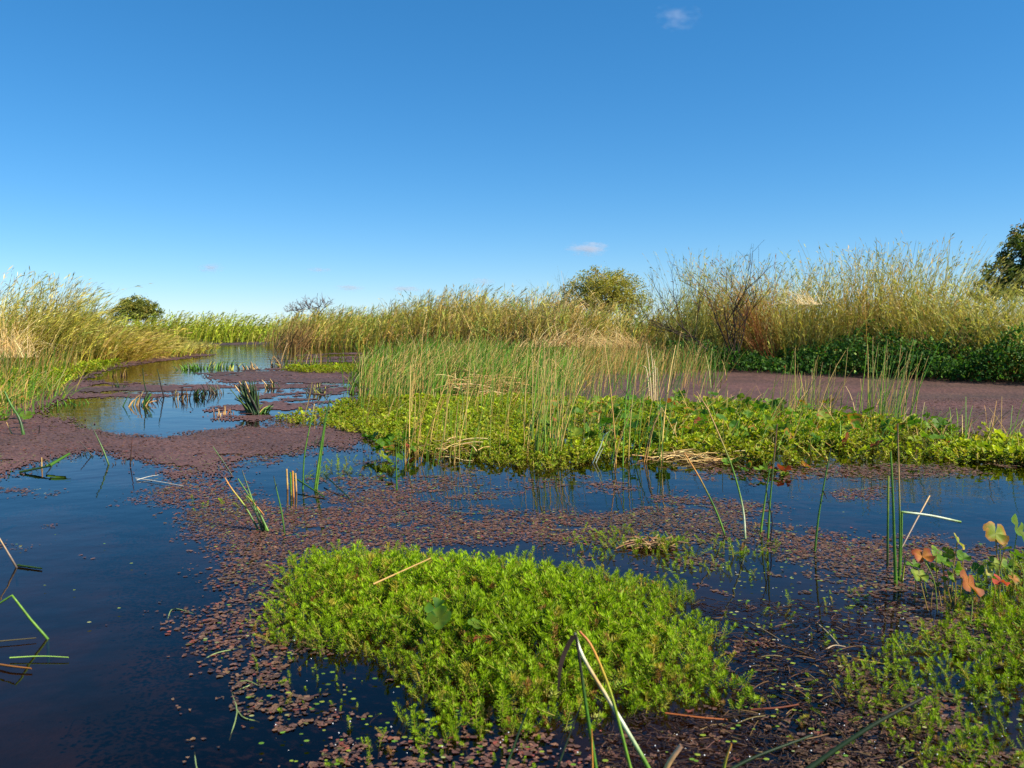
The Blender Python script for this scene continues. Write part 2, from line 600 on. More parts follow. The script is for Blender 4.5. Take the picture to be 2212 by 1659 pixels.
# continuous mats farther out: a crinkled sheet of grid cells cut to ragged outlines
b = MB()
pxs = np.arange(-260, 2480, 3.4)
pys = np.concatenate([np.arange(752, 800, 0.8), np.arange(800, 880, 1.2), np.arange(880, 1080, 1.8)])
PX, PY = np.meshgrid(pxs, pys)
P = G(PX, PY)
xx, yy = P[..., 0], P[..., 1]
P[..., 2] = 0.001 + 0.003 * fbm(xx * 22, yy * 22, 3) + R.random(xx.shape) * 0.0025
d = cover(xx, yy, SHEET, 1.0, 0.07) * 0.95
hol = fbm(xx * 0.8, yy * 2.2, 4) * 0.62 + fbm(xx * 6, yy * 5, 3) * 0.38
hol = np.clip((hol - 0.25) / 0.5, 0, 1)
ok = hol < d
nc, nr = len(pxs), len(pys)
cell = ok[:-1, :-1]
idx = np.arange(nr * nc).reshape(nr, nc)
Fc = np.stack([idx[:-1, :-1][cell], idx[:-1, 1:][cell], idx[1:, 1:][cell], idx[1:, :-1][cell]], 1)
used = np.unique(Fc)
rm = np.zeros(nr * nc, int)
rm[used] = np.arange(len(used))
colr = 0.44 * lin(120, 88, 78)[None] * (0.75 + 0.55 * fbm(xx.ravel()[used] * 3, yy.ravel()[used] * 3, 4)[:, None]) * (0.7 + 0.6 * R.random((len(used), 1))) * (1 + (fbm(xx.ravel()[used] * .5, yy.ravel()[used] * 1.3 + 9, 3)[:, None] - .5) * np.array([[.7, .35, .45]]))
b.add(P.reshape(-1, 3)[used], rm[Fc], colr)
tag(b.build('azolla_sheet', M_azsheet), 'continuous brownish red azolla cover on the still water behind', 'azolla', 'floating azolla', 'stuff')
b = MB()
flakes(30000, 4.2, 7.5, [(AZ[0][0], 0.97), (SHEET[6][0], 0.75), (SHEET[5][0], 0.9)], 0.010, 3.0, mb=b, zz=0.003)
flakes(45000, 7.5, 16.0, [(SHEET[1][0], 0.64), (SHEET[2][0], 0.56), (SHEET[4][0], 0.9), (SHEET[5][0], 0.9), ([(-100, 860), (80, 830), (260, 800), (420, 790), (620, 775), (800, 770), (800, 880), (600, 930), (400, 905), (250, 880), (60, 900)], 0.2)], 0.022, 1.6, mb=b, zz=0.002)
tag(b.build('azolla_crust', M_azolla), 'crinkled azolla fronds standing proud of the red mat', 'azolla', 'floating azolla', 'stuff')

# duckweed specks
b = MB()
n = 9000
yy = np.sqrt(R.random(n) * (4.2 ** 2 - 1.05 ** 2) + 1.05 ** 2)
xx = (R.random(n) * 2 - 1) * (yy * 0.66 + 0.2)
d = cover(xx, yy, AZ)
keep = R.random(n) < np.where(d > 0.05, 0.65 * np.where(d < 0.3, 1.4, 1), 0.012)
xx, yy = xx[keep], yy[keep]
m = len(xx)
an = np.arange(6)[None] * math.pi / 3 + R.random((m, 1))
rr = (0.0018 + 0.0022 * R.random((m, 1)))
V = np.stack([xx[:, None] + np.cos(an) * rr * 1.3, yy[:, None] + np.sin(an) * rr, np.full((m, 6), 0.0075) + R.random((m, 1)) * 0.003], -1)
i0 = np.arange(m)[:, None] * 6
Fc = np.concatenate([np.concatenate([i0, i0 + 1, i0 + 2, i0 + 3], 1), np.concatenate([i0, i0 + 3, i0 + 4, i0 + 5], 1)])
b.add(V, Fc, np.repeat(pick(m, [lin(150, 170, 60), lin(110, 150, 50), lin(180, 180, 120)], [3, 3, 1])[:, None], 6, 1))
tag(b.build('duckweed', M_leaf, smooth=False), 'tiny pale green duckweed discs scattered among the azolla', 'duckweed', None, 'stuff')


# ------------------------------------------------------------------ tall reeds
def reed_stems(mb_stem, mb_leaf, base, H, az, lean, bend, pal, w, tips, wid=0.006, nleaf=10, llen=0.11, lwid=0.008, lstart=0.25, k=6, droop=0.12, lspread=0.42, stemcol=None):
    n = len(base)
    CL = curves(base, H, az, lean, bend, k)
    c0 = pick(n, pal, w, 0.3)
    c1 = pick(n, tips, np.ones(len(tips)), 0.25)
    c1 = c1 * 0.42 + c0 * 0.58
    side = np.stack([np.cos(R.random(n) * 6.3), np.sin(R.random(n) * 6.3) * 0.4, np.zeros(n)], -1)
    side /= np.linalg.norm(side, axis=-1, keepdims=True)
    t = np.linspace(0, 1, k)
    W = wid * (0.7 + 0.6 * R.random((n, 1))) * (1 - 0.75 * t[None])
    mb_stem.add(*strip(CL, side, W, c0 if stemcol is None else pick(n, *stemcol), c1))
    if nleaf:
        u = lstart + (1 - lstart) * R.random((n, nleaf))
        f = u * (k - 1)
        i = np.minimum(f.astype(int), k - 2)
        f = (f - i)[..., None]
        r = np.arange(n)[:, None]
        P = CL[r, i] * (1 - f) + CL[r, i + 1] * f
        T = CL[r, i + 1] - CL[r, i]
        T /= np.linalg.norm(T, axis=-1, keepdims=True) + 1e-9
        O = R.normal(size=T.shape)
        O[..., 2] *= 0.4
        O /= np.linalg.norm(O, axis=-1, keepdims=True)
        wind = np.stack([np.cos(az), np.sin(az), np.zeros(n)], -1)[:, None]
        D = T + lspread * O + 0.3 * wind
        D /= np.linalg.norm(D, axis=-1, keepdims=True)
        L = llen * (0.5 + R.random((n, nleaf)))
        Wd = lwid * (0.6 + 0.8 * R.random((n, nleaf)))
        cl = (c0[:, None] * (1 - u[..., None]) + c1[:, None] * u[..., None]) * (0.8 + 0.4 * R.random((n, nleaf, 1)))
        mb_leaf.add(*leaves(P.reshape(-1, 3), D.reshape(-1, 3), L.ravel(), Wd.ravel(), cl.reshape(-1, 3), up=droop))


GRN, YEL, OLV = lin(120, 152, 46), lin(198, 182, 66), lin(168, 162, 58)
TAN, STRAW, BRN, RUST = lin(206, 170, 104), lin(222, 194, 136), lin(146, 112, 64), lin(178, 128, 70)
PALE, DKG = lin(204, 208, 126), lin(52, 78, 34)


def along(line, n, depth, jitter=0.25, spread=1.0):
    """n points behind a front polyline (world), set back 0..depth"""
    P = np.array(line)
    L = np.r_[0, np.cumsum(np.hypot(*np.diff(P, axis=0).T))]
    s = R.random(n) * L[-1]
    x, y = np.interp(s, L, P[:, 0]), np.interp(s, L, P[:, 1])
    dd = depth * R.random(n) ** spread
    return np.stack([x + R.normal(0, jitter, n), y + dd + R.normal(0, jitter * 0.4, n), np.full(n, -0.02)], -1)


def hprofile(px, prof):
    return np.interp(px, [p[0] for p in prof], [p[1] for p in prof])


def topheight(base, prof, frac=None):
    """stem height whose tip just reaches the skyline measured in the photograph (px, py)"""
    px, _ = proj(base)
    top = hprofile(px, prof)
    return at(px, top, base[:, 1])[:, 2]


def reed_bed(name, label, line, n, depth, prof, pal, w, tips, az0, lean0, bend0, wid, nleaf, llen, lwid, hmul=(0.55, 1.0), over=0.06, spread=1.0, clump=.28, **kw):
    base = along(line, n, depth, spread=spread)
    nc_ = max(8, n // 48)
    cen_ = base[R.integers(0, n, nc_)]
    ci = R.integers(0, nc_, n)
    pull = R.uniform(.55, .95, n)[:, None] * (R.random((n, 1)) < .85)
    sg = clump
    base[:, :2] = base[:, :2] * (1 - pull) + (cen_[ci][:, :2] + R.normal(0, sg, (n, 2)) * [1, .7]) * pull
    ch, clean, caz, cbr = R.uniform(.62, 1.14, nc_), R.normal(0, .14, nc_), R.normal(0, .8, nc_), R.uniform(.75, 1.35, nc_)
    Ht = topheight(base, prof)
    fr = hmul[0] + (hmul[1] - hmul[0]) * R.random(n) ** 0.8
    fr = np.where(R.random(n) < over, fr * 1.22, fr)
    patch = fbm(base[:, 0] * 1.1 + 3, base[:, 1] * 1.1, 3)
    fr *= (0.7 + 0.62 * patch) * ch[ci]
    fr = np.minimum(fr, 1.06)
    lean = np.abs(lean0 + clean[ci] + R.normal(0, 0.12, n))
    bend = bend0 + R.normal(0, 0.22, n)
    H = np.maximum(Ht * fr, 0.15) / np.cos(np.clip(lean + bend * 0.45, 0, 1.1))
    az = az0 + caz[ci] + R.normal(0, 0.5, n)
    s, l = MB(), MB()
    # each clump leans to one colour of the palette
    w = np.array(w, float)
    main = R.choice(len(pal), nc_, p=w / w.sum())
    for q in range(nc_):
        kx = ci == q
        if kx.sum():
            ww = w / w.sum() * .6
            ww[main[q]] += 1.0
            reed_stems(s, l, base[kx], H[kx], az[kx], lean[kx], bend[kx], np.array(pal) * cbr[q], ww, tips, wid, nleaf, llen, lwid, **kw)
    root = empty(name, (float(base[:, 0].mean()), float(base[:, 1].mean()), 0))
    L0 = root.location
    so = s.build('stems', M_reed, root, loc=L0)
    so['kind'] = 'stuff'
    lo_ = l.build('blades', M_reed, root, loc=L0)
    lo_['kind'] = 'stuff'
    return tag(root, label, 'reeds', 'reed beds round the pond', 'stuff')


# far bank
reed_bed('far_reed_bed', 'low yellow green reed bed closing the far end of the channel', [(-34, FY - .7), (-8, FY - 1.0), (6, FY - .8)], 6200, 2.6,
         [(-500, 672), (200, 678), (360, 676), (450, 674), (540, 678), (620, 680), (1200, 680)], [lin(182, 190, 52), lin(164, 182, 46), OLV, BRN], [4, 4, 3, .6],
         [lin(168, 172, 80), lin(150, 150, 60)], 0.2, 0.15, 0.5, 0.028, 10, 0.17, 0.028, hmul=(0.3, 1.0), droop=0.2, clump=.5)
# middle bank behind the rush island
MIDP = [(540, 698), (580, 684), (620, 672), (700, 668), (780, 664), (850, 650), (900, 636), (960, 624), (1010, 620), (1060, 632), (1120, 628), (1160, 618), (1190, 616), (1230, 652), (1300, 664), (1400, 655), (1440, 632), (1480, 600), (1560, 600)]
wm = wpoly([p for p in FRONT if p[0] <= 1500])
reed_bed('reed_bed', 'tawny reeds and grasses leaning right along the middle bank', wm, 7400, 2.4, MIDP,
         [GRN, OLV, YEL, TAN, BRN, lin(190, 148, 74)], [2.4, 2.6, 3, 3.4, 2.4, 3], [lin(190, 182, 120), lin(176, 158, 96), PALE, lin(130, 140, 70)], 0.15, 0.12, 0.42, 0.017, 12, 0.16, 0.0155, hmul=(0.3, 1.0), over=0.10, clump=.36)
# left bank
LFP = [(-600, 570), (-100, 580), (0, 588), (60, 594), (110, 604), (140, 618), (170, 640), (200, 668), (235, 694), (270, 708), (310, 718), (340, 726), (380, 732), (420, 738)]
wl_ = wpoly([p for p in LFP and LEFTF if -420 <= p[0] <= 345])
reed_bed('reed_bed', 'tall golden green reeds bowing over the water on the left bank', wl_, 5200, 3.0, LFP,
         [OLV, YEL, GRN, lin(160, 138, 62), TAN, lin(146, 116, 50)], [3, 4, 2, 3, 2, 2.5], [PALE, lin(190, 184, 112), lin(160, 160, 80)], 0.1, 0.12, 0.46, 0.011, 13, 0.13, 0.0105, hmul=(0.25, 1.02), over=0.06)
# reeds lying out over the water at the tip of the left bank
s, l = MB(), MB()
pb = G(R.uniform(190, 318, 420), R.uniform(766, 782, 420))
pb[:, 2] = 0.0
reed_stems(s, l, pb, R.uniform(0.5, 1.15, 420), R.normal(0.0, 0.35, 420), R.uniform(0.6, 1.15, 420), R.uniform(0.1, 0.6, 420), [YEL, lin(170, 140, 60), OLV, TAN], [3, 3, 2, 2], [lin(190, 176, 96), TAN], 0.010, 9, 0.16, 0.011, lstart=0.1)
root = empty('fallen_reeds', (float(pb[:, 0].mean()), float(pb[:, 1].mean()), 0))
for nm, mbx in (('stems', s), ('blades', l)):
    mbx.build(nm, M_reed, root, loc=root.location)['kind'] = 'stuff'
tag(root, 'flattened golden reeds trailing into the channel off the left bank', 'reeds', 'reed beds round the pond', 'stuff')

# right bank: stiff upright weedy stems behind, as separate tall clumps
RTP = [(1440, 600), (1465, 545), (1500, 528), (1560, 545), (1640, 548), (1690, 560), (1740, 570), (1790, 528), (1830, 520), (1880, 530), (1920, 520), (1970, 505), (2010, 525), (2040, 522), (2075, 575), (2120, 590), (2200, 600), (2300, 590), (2700, 580)]
clumps = [  # px of the foot, width px, stems, palette weights, tag words
    (1500, 70, 210, [3, 2, 1, 1, 0, 3], 'sparse blue green reeds rising behind the dead twigs', 0.16),
    (1580, 70, 200, [3, 3, 2, 1, 0, 2], 'pale green feathery stems right of the dead shrub', 0.2),
    (1655, 60, 260, [1, 1, 1, 1, 6, 2], 'rusty brown dense clump leaning over the leafy bank', 0.42),
    (1720, 70, 260, [2, 3, 4, 1, 2, 1], 'light green reed clump under the bleached straw tuft', 0.2),
    (1790, 75, 260, [2, 4, 3, 2, 2, 1], 'tall yellow green clump left of the highest plumes', 0.18),
    (1870, 75, 270, [1, 3, 4, 3, 3, 1], 'ochre stems in the middle of the right bank', 0.16),
    (1955, 75, 280, [1, 4, 4, 2, 2, 0], 'tallest pale plumed clump on the right bank', 0.2),
    (2035, 70, 230, [2, 3, 3, 2, 1, 1], 'grey green stems thinning out left of the dark tree', 0.25),
    (2110, 75, 330, [1, 4, 5, 2, 1, 0], 'thick yellow green reeds below the dark tree', 0.4),
    (2190, 75, 330, [1, 4, 5, 2, 1, 0], 'drooping yellow reeds cut off by the edge of the view', 0.5),
    (2290, 90, 260, [1, 4, 5, 2, 1, 0], 'yellow reeds continuing past the right edge', 0.4),
]
for k_, (cx, wd, ns, ww, lab, ln) in enumerate(clumps):
    fy = np.interp(cx, [p[0] for p in FRONT], [p[1] for p in FRONT]) - 6
    ns = int(ns * 1.7)
    px = cx + R.normal(0, wd * 0.42, ns)
    bs = G(px, np.full(ns, fy) + R.normal(0, 1.0, ns))
    bs[:, 1] += R.random(ns) ** 1.8 * 1.5 - 0.05
    bs[:, 2] = -0.01
    Ht = topheight(bs, RTP)
    fro = R.random(ns) < .5
    bs[:, 1] -= np.where(fro, .42 * R.random(ns), 0)
    H = Ht * (0.34 + 0.68 * R.random(ns) ** 1.5)
    lean = np.abs(R.normal(ln * 0.5, 0.13, ns))
    bend = R.normal(ln, 0.22, ns)
    az = np.where(R.random(ns) < (0.72 if k_ != 2 else 0.25), R.normal(0.1, 0.6, ns), R.normal(math.pi, 0.6, ns))
    s, l = MB(), MB()
    reed_stems(s, l, bs, H / np.cos(np.clip(lean + bend * 0.4, 0, 1.0)), az, lean, bend, [lin(112, 142, 52), YEL, OLV, TAN, RUST, lin(108, 118, 84)], (np.array(ww) + 0.01) ** 1.5, [[PALE, lin(206, 204, 128), lin(178, 172, 80)], [RUST, lin(176, 120, 60), BRN], [TAN, lin(190, 150, 80), PALE]][1 if k_ == 2 else 2 if k_ in (5, 7) else 0], 0.0090, 15, 0.070, 0.0105, lstart=0.12, k=7, lspread=0.38, stemcol=([lin(120, 122, 60), lin(110, 84, 50), lin(140, 136, 74), lin(130, 74, 44)], [3, 1.6, 3, 1.2 + ww[4] * 0.6]))
    loc = (float(bs[:, 0].mean()), float(bs[:, 1].mean()), 0)
    root = empty('reed_clump', loc)
    s.build('stems', M_reed, root, loc=loc)['kind'] = 'stuff'
    l.build('blades', M_reed, root, loc=loc)['kind'] = 'stuff'
    tag(root, lab, 'reeds', 'tall clumps along the right bank')
# grass fill behind the clumps, so that the bank is closed
reed_bed('reed_bed', 'matted yellow green reeds filling the bank behind the right clumps', [(p[0], p[1] + 1.0) for p in wpoly([p for p in FRONT if 1380 <= p[0] <= 2500])], 2400, 2.6,
         [(1300, 640), (1450, 640), (1600, 620), (1750, 620), (2000, 610), (2060, 605), (2200, 615), (2600, 600)], [GRN, OLV, YEL, TAN, BRN, RUST], [2, 3, 3, 2, 2.5, 1.5], [PALE, lin(180, 160, 90)], 0.1, 0.12, 0.4, 0.010, 12, 0.11, 0.011, hmul=(0.4, 1.0))

# leafy dark green waterweed banked up at the foot of the right reeds
b = MB()
n = 20000
cx = R.uniform(1440, 2560, n)
fy = np.interp(cx, [p[0] for p in FRONT], [p[1] for p in FRONT])
bs = G(cx, fy + R.normal(0, 1.5, n) + 4)
dep = R.random(n) * 1.1
bs[:, 1] += dep
env = np.interp(cx, [1430, 1480, 1560, 1650, 1720, 1800, 1900, 2000, 2080, 2212, 2600], [0.15, 0.36, 0.32, 0.28, 0.24, 0.32, 0.48, 0.54, 0.58, 0.52, 0.5])
env = env * (0.1 + 1.7 * fbm(bs[:, 0] * 3.2, bs[:, 1] * 3.2 + 5, 3))
zt = env * np.sqrt(np.clip(1.15 - (1 - np.clip(dep / 0.75, 0, 1)) ** 2, 0.02, 1))
bs[:, 2] = zt * (1 - R.random(n) ** 2.2 * 0.9)
Dv = R.normal(size=(n, 3)) * [1, 1, 0.5] + [0.25, -0.5, 0.35]
Dv /= np.linalg.norm(Dv, axis=-1, keepdims=True)
sz = 0.008 + 0.026 * R.random(n) ** 1.6
k = 6
S1 = np.cross(Dv, R.normal(size=(n, 3)))
S1 /= np.linalg.norm(S1, axis=-1, keepdims=True)
S2 = np.cross(Dv, S1)
an = np.arange(k) * 2 * math.pi / k
V = bs[:, None] + sz[:, None, None] * (np.cos(an)[None, :, None] * S1[:, None] * 0.62 + np.sin(an)[None, :, None] * S2[:, None] * 0.8) + Dv[:, None] * (sz * 0.15)[:, None, None] * (np.cos(2 * an)[None, :, None])
i0 = np.arange(n)[:, None] * k
Fc = np.concatenate([np.concatenate([i0, i0 + 1, i0 + 2, i0 + 3], 1), np.concatenate([i0, i0 + 3, i0 + 4, i0 + 5], 1)])
b.add(V, Fc, np.repeat(pick(n, [lin(40, 74, 24), lin(58, 98, 30), lin(86, 126, 40), lin(136, 160, 74), lin(150, 84, 44)], [4, 5, 3.5, 0.6, 0.06])[:, None], k, 1))
bank = b.build('leafy_waterweed', M_leaf, smooth=False)
bank.data.materials[0] = M_weed
tag(bank, 'dark green leafy waterweed banked at the foot of the right reeds', 'waterweed', None, 'stuff')


# ------------------------------------------------------------------ tussocks of dead straw
def tussock(name, label, px, py, n, hpx, wpx, pal, w, az0, lean, bend, wid=0.006, group='dead grass tufts', mat=None, dz=0.0, depth=0.35, cat='grass tuft', Yoff=0.0):
    p = G(px, py)
    p[1] += Yoff
    sc_ = p[1] / F
    base = np.stack([p[0] + R.normal(0, wpx * sc_ * 0.35, n), p[1] + R.normal(0, depth * wpx * sc_ * 0.35, n), np.full(n, dz)], -1)
    H = hpx * sc_ * (0.5 + 0.7 * R.random(n))
    az = az0 + R.normal(0, 0.8, n)
    CL = curves(base, H, az, np.abs(lean + R.normal(0, 0.3, n)), bend + R.normal(0, 0.4, n), 6)
    CL[..., 2] = np.maximum(CL[..., 2], 0.006)
    a = R.random(n) * 6.3
    side = np.stack([np.cos(a), 0.3 * np.sin(a), 0.3 * np.sin(a)], -1)
    W = wid * (0.6 + 0.8 * R.random((n, 1))) * (1 - 0.7 * np.linspace(0, 1, 6)[None])
    c = pick(n, pal, w)
    b = MB()
    b.add(*strip(CL, side, W, c, c * 1.1))
    root = empty(name, (float(p[0]), float(p[1]), 0))
    b.build('blades', mat or M_straw, root, loc=root.location)
    return tag(root, label, cat, group)


SP = [STRAW, TAN, lin(186, 152, 96), BRN]
tussock('dead_grass_tuft', 'bleached straw tuft slumped before the round central tree', 1265, 772, 380, 130, 85, SP, [4, 3, 3, 1], 2.6, 0.5, 1.5, 0.011, Yoff=0.6, dz=0.55)
tussock('dead_grass_tuft', 'flattened pale straw heap at the back of the rush island', 1215, 790, 420, 75, 110, SP, [5, 3, 3, 1], 0.2, 0.8, 1.0, 0.011, Yoff=0.5, dz=0.3)
tussock('dead_grass_tuft', 'straw heap right of centre under leaning brown reeds', 1360, 792, 300, 60, 80, SP, [4, 3, 3, 1], 2.8, 0.8, 1.0, 0.009, Yoff=0.4, dz=0.3)
tussock('dead_grass_tuft', 'pale sandy grass tuft at the far left edge of the reeds', 25, 800, 420, 150, 90, [STRAW, TAN, lin(214, 190, 140)], [4, 3, 3], 2.4, 0.5, 1.4, 0.009, dz=0.2, Yoff=-0.2)
tussock('dead_grass_tuft', 'brown dead grass drooping over the rushes left of the round tree', 1120, 770, 260, 95, 80, [BRN, TAN, lin(150, 118, 70)], [3, 3, 2], .4, .4, 1.2, 0.012, Yoff=0.4, dz=0.15)
tussock('dead_grass_tuft', 'dark brown dead clump at the water end of the middle bank', 640, 752, 220, 70, 60, [BRN, lin(118, 92, 58), TAN], [3, 3, 1], .2, .3, .7, 0.02, Yoff=-0.2, dz=0.0)
tussock('dead_grass_tuft', 'dark olive clump inside the left bank reeds', 105, 790, 220, 130, 50, [lin(84, 92, 40), lin(104, 100, 48), BRN], [3, 2, 1], .3, .25, .6, 0.011, Yoff=-0.15, dz=0.0)
tussock('dead_grass_tuft', 'bleached straw tuft caught high in the right hand reeds', 1760, 810, 90, 90, 60, [STRAW, lin(225, 205, 160)], [3, 2], 2.6, 0.9, 0.9, 0.007, dz=0.95, Yoff=0.3)

# dead shrub with bare dark twigs
def twigs(mb, p, d, L, r, lev, col, spread=0.45, n=(2, 4), sub=0.68):
    k = 5
    pts = [np.array(p)]
    dd = np.array(d, float)
    for _ in range(k - 1):
        dd = dd + R.normal(0, 0.09, 3) + np.array([0, 0, 0.03])
        dd /= np.linalg.norm(dd)
        pts.append(pts[-1] + dd * L / (k - 1))
    CL = np.array(pts)[None]
    rad = np.linspace(r, r * 0.55, k)[None]
    mb.add(*tube(CL, rad, col * np.ones((1, 3)), col * np.ones((1, 3)), 4 if r > 0.004 else 3))
    if lev == 0:
        return
    for _ in range(R.integers(n[0], n[1] + 1)):
        u_ = R.uniform(0.35, 1.0)
        q = CL[0, min(k - 1, int(u_ * (k - 1) + 0.5))]
        nd = dd + R.normal(0, spread, 3)
        nd[2] = abs(nd[2]) * 0.9 + 0.15
        nd /= np.linalg.norm(nd)
        twigs(mb, q, nd, L * sub * R.uniform(0.7, 1.15), r * 0.6, lev - 1, col, spread, n, sub)


def shrub(name, label, px, py, Yoff, trunks, hgt, lev, col, group=None, r0=0.010, spread=0.45, n=(2, 4)):
    p = G(px, py)
    p[1] += Yoff
    root = empty(name, (float(p[0]), float(p[1]), 0))
    for (dx, dy, dz) in trunks:
        b = MB()
        d = np.array([dx, dy, dz], float)
        d /= np.linalg.norm(d)
        twigs(b, p + np.array([R.normal(0, .05), R.normal(0, .05), -0.02]), d, hgt * R.uniform(0.85, 1.1), r0, lev, np.array(col), spread, n)
        b.build('branch', M_bark, root, loc=root.location)
    return tag(root, label, 'shrub', group)


shrub('dead_shrub', 'bare dead shrub with dark crooked twigs at the end of the right bank', 1585, 800, -0.05, [(-0.45, 0, 1), (-0.75, 0.1, 1), (-0.2, 0.1, 1.2), (0.1, 0, 1.1), (-1.0, -0.1, 0.9), (0.35, 0.1, 1)], 0.95, 3, lin(66, 54, 46), None, 0.012, 0.4, (2, 4))
shrub('dead_shrub', 'thin grey twiggy shrub standing in the gap right of the round tree', 1430, 790, 1.8, [(0.1, 0, 1), (0.4, 0, 1), (-0.2, 0, 1)], 0.85, 3, lin(104, 88, 72), None, 0.008)
shrub('dead_shrub', 'slender bluish stems left of the round central tree', 1222, 776, 1.6, [(-0.25, 0, 1), (-0.1, 0, 1), (0.05, 0, 1), (0.2, 0, 1), (-0.35, 0.1, 1)], 0.95, 3, lin(122, 124, 94), None, 0.007, 0.3)
shrub('leaning_shrub', 'rusty stems leaning left over the leafy waterweed', 1690, 803, 0.1, [(-0.9, 0, 0.9), (-0.7, -0.1, 0.9), (-0.5, 0, 0.9), (-1.1, 0.1, 0.8)], 0.6, 3, lin(130, 70, 36), None, 0.006, 0.35)
shrub('leaning_shrub', 'brown twigs leaning right out of the waterweed below the yellow reeds', 1990, 820, 0.0, [(1.0, 0, 0.8), (0.8, -0.1, 0.8), (1.2, 0.1, 0.7)], 0.65, 3, lin(112, 92, 48), None, 0.006, 0.35)


# ------------------------------------------------------------------ trees
def tree(name, label, cx, Yd, wpx, toppx, lobes, nleaf, pal, w, lsize, trunkcol, bare=False):
    p = at(cx, HY, Yd)
    s = Yd / F
    top = at(cx, toppx, Yd)[2]
    rad = wpx * s / 2
    root = empty(name, (float(p[0]), float(Yd), 0))
    L0 = np.array([p[0], Yd, 0.0])
    b = MB()
    th = max(top * 0.45, top - rad * 1.5)
    tr = rad * 0.07 + 0.05
    CL = bspline([L0 + [0, 0, -0.2], L0 + [rad * .05, 0, th * .5], L0 + [-rad * .04, 0, th]], 8)[None]
    one = np.ones((1, 3)) * trunkcol
    b.add(*tube(CL, np.linspace(tr * 1.3, tr * .7, 8)[None], one, one, 8))
    cen, limbs = [], []
    for (lx, ly, lz, lr) in lobes:
        c = L0 + np.array([lx * rad, ly * rad, th + lz * (top - th)])
        cen.append((c, lr * rad))
        mid = (CL[0, -1] + c) / 2 + R.normal(0, rad * .06, 3)
        lb = MB()
        limbs.append(lb)
        lb.add(*tube(bspline([CL[0, -2], mid, c], 6)[None], np.linspace(tr * .6, tr * .12, 6)[None], one, one, 5))
        if bare:
            for _ in range(7):
                dd = R.normal(size=3) + [0, 0, .5]
                twigs(lb, c, dd / np.linalg.norm(dd), lr * rad * 0.8, tr * .2, 2, np.array(trunkcol), .5, (2, 3))
    tk = b.build('trunk', M_bark, root, loc=L0)
    for lb in limbs:
        lb.build('limb', M_bark, tk, loc=L0)
    if not bare:
        b = MB()
        tot = sum(r_ ** 2 for _, r_ in cen)
        for c, r_ in cen:
            m = int(nleaf * r_ ** 2 / tot)
            # leaf sprays gathered in small tufts near the lobe's surface
            nt = max(8, m // 26)
            dv = R.normal(size=(nt, 3))
            dv /= np.linalg.norm(dv, axis=-1, keepdims=True)
            tc_ = c + dv * r_ * (0.45 + 0.6 * R.random((nt, 1)) ** .6) * [1, 1, .85]
            ti = R.integers(0, nt, m)
            P = tc_[ti] + R.normal(0, r_ * .11, (m, 3))
            D = R.normal(size=(m, 3)) + dv[ti] * .6 + [0, 0, -.2]
            D /= np.linalg.norm(D, axis=-1, keepdims=True)
            tc2 = pick(nt, pal, w, .2)
            b.add(*leaves(P, D, lsize * (.6 + .8 * R.random(m)), lsize * .42 * (.6 + .8 * R.random(m)), tc2[ti] * (.8 + .4 * R.random((m, 1))), up=.2))
        b.build('crown', M_leaf, root, loc=L0)
    return tag(root, label, 'tree')


DOME = [(0, 0, .62, .55), (-.5, .1, .42, .5), (.5, -.1, .42, .5), (-.25, -.2, .75, .4), (.3, .1, .7, .42), (0, -.4, .4, .5), (-.75, 0, .18, .38), (.75, 0, .15, .4)]
tree('round_tree', 'round olive green tree rising behind the middle of the reeds', 1304, 55, 182, 594, DOME, 16000, [lin(170, 166, 72), lin(150, 150, 64), lin(184, 166, 88)], [3, 3, 1.5], .15, lin(90, 76, 60))
tree('round_tree', 'small distant dome shaped tree behind the left reeds', 296, 130, 100, 652, DOME, 11000, [lin(134, 138, 58), lin(112, 122, 54), lin(150, 140, 62)], [3, 3, 1], .3, lin(80, 70, 56))
tree('broadleaf_tree', 'dark green tree at the right edge above the reeds', 2228, 42, 236, 500, [(-.55, 0, .35, .33), (-.3, -.1, .62, .34), (.0, .1, .85, .36), (.35, 0, .8, .4), (-.85, 0, .02, .24), (.7, 0, .5, .4), (.1, -.3, .35, .36), (-.3, .2, .1, .3)], 12000, [lin(86, 104, 40), lin(70, 90, 40), lin(126, 126, 50), lin(140, 118, 64)], [4, 3, 1.5, .6], .20, lin(92, 80, 70))
tree('bare_tree', 'leafless grey treetop on the horizon, smaller of the two', 645, 110, 60, 658, [(-.4, 0, .6, .6), (.3, 0, .7, .6), (0, .2, .5, .6)], 0, [lin(90, 80, 70)], [1], .2, lin(110, 98, 92), True)
tree('bare_tree', 'leafless grey treetop on the horizon, larger of the two', 688, 110, 76, 654, [(-.5, 0, .6, .6), (.4, 0, .7, .6), (0, .2, .7, .6), (.1, 0, .4, .5)], 0, [lin(90, 80, 70)], [1], .2, lin(112, 98, 92), True)

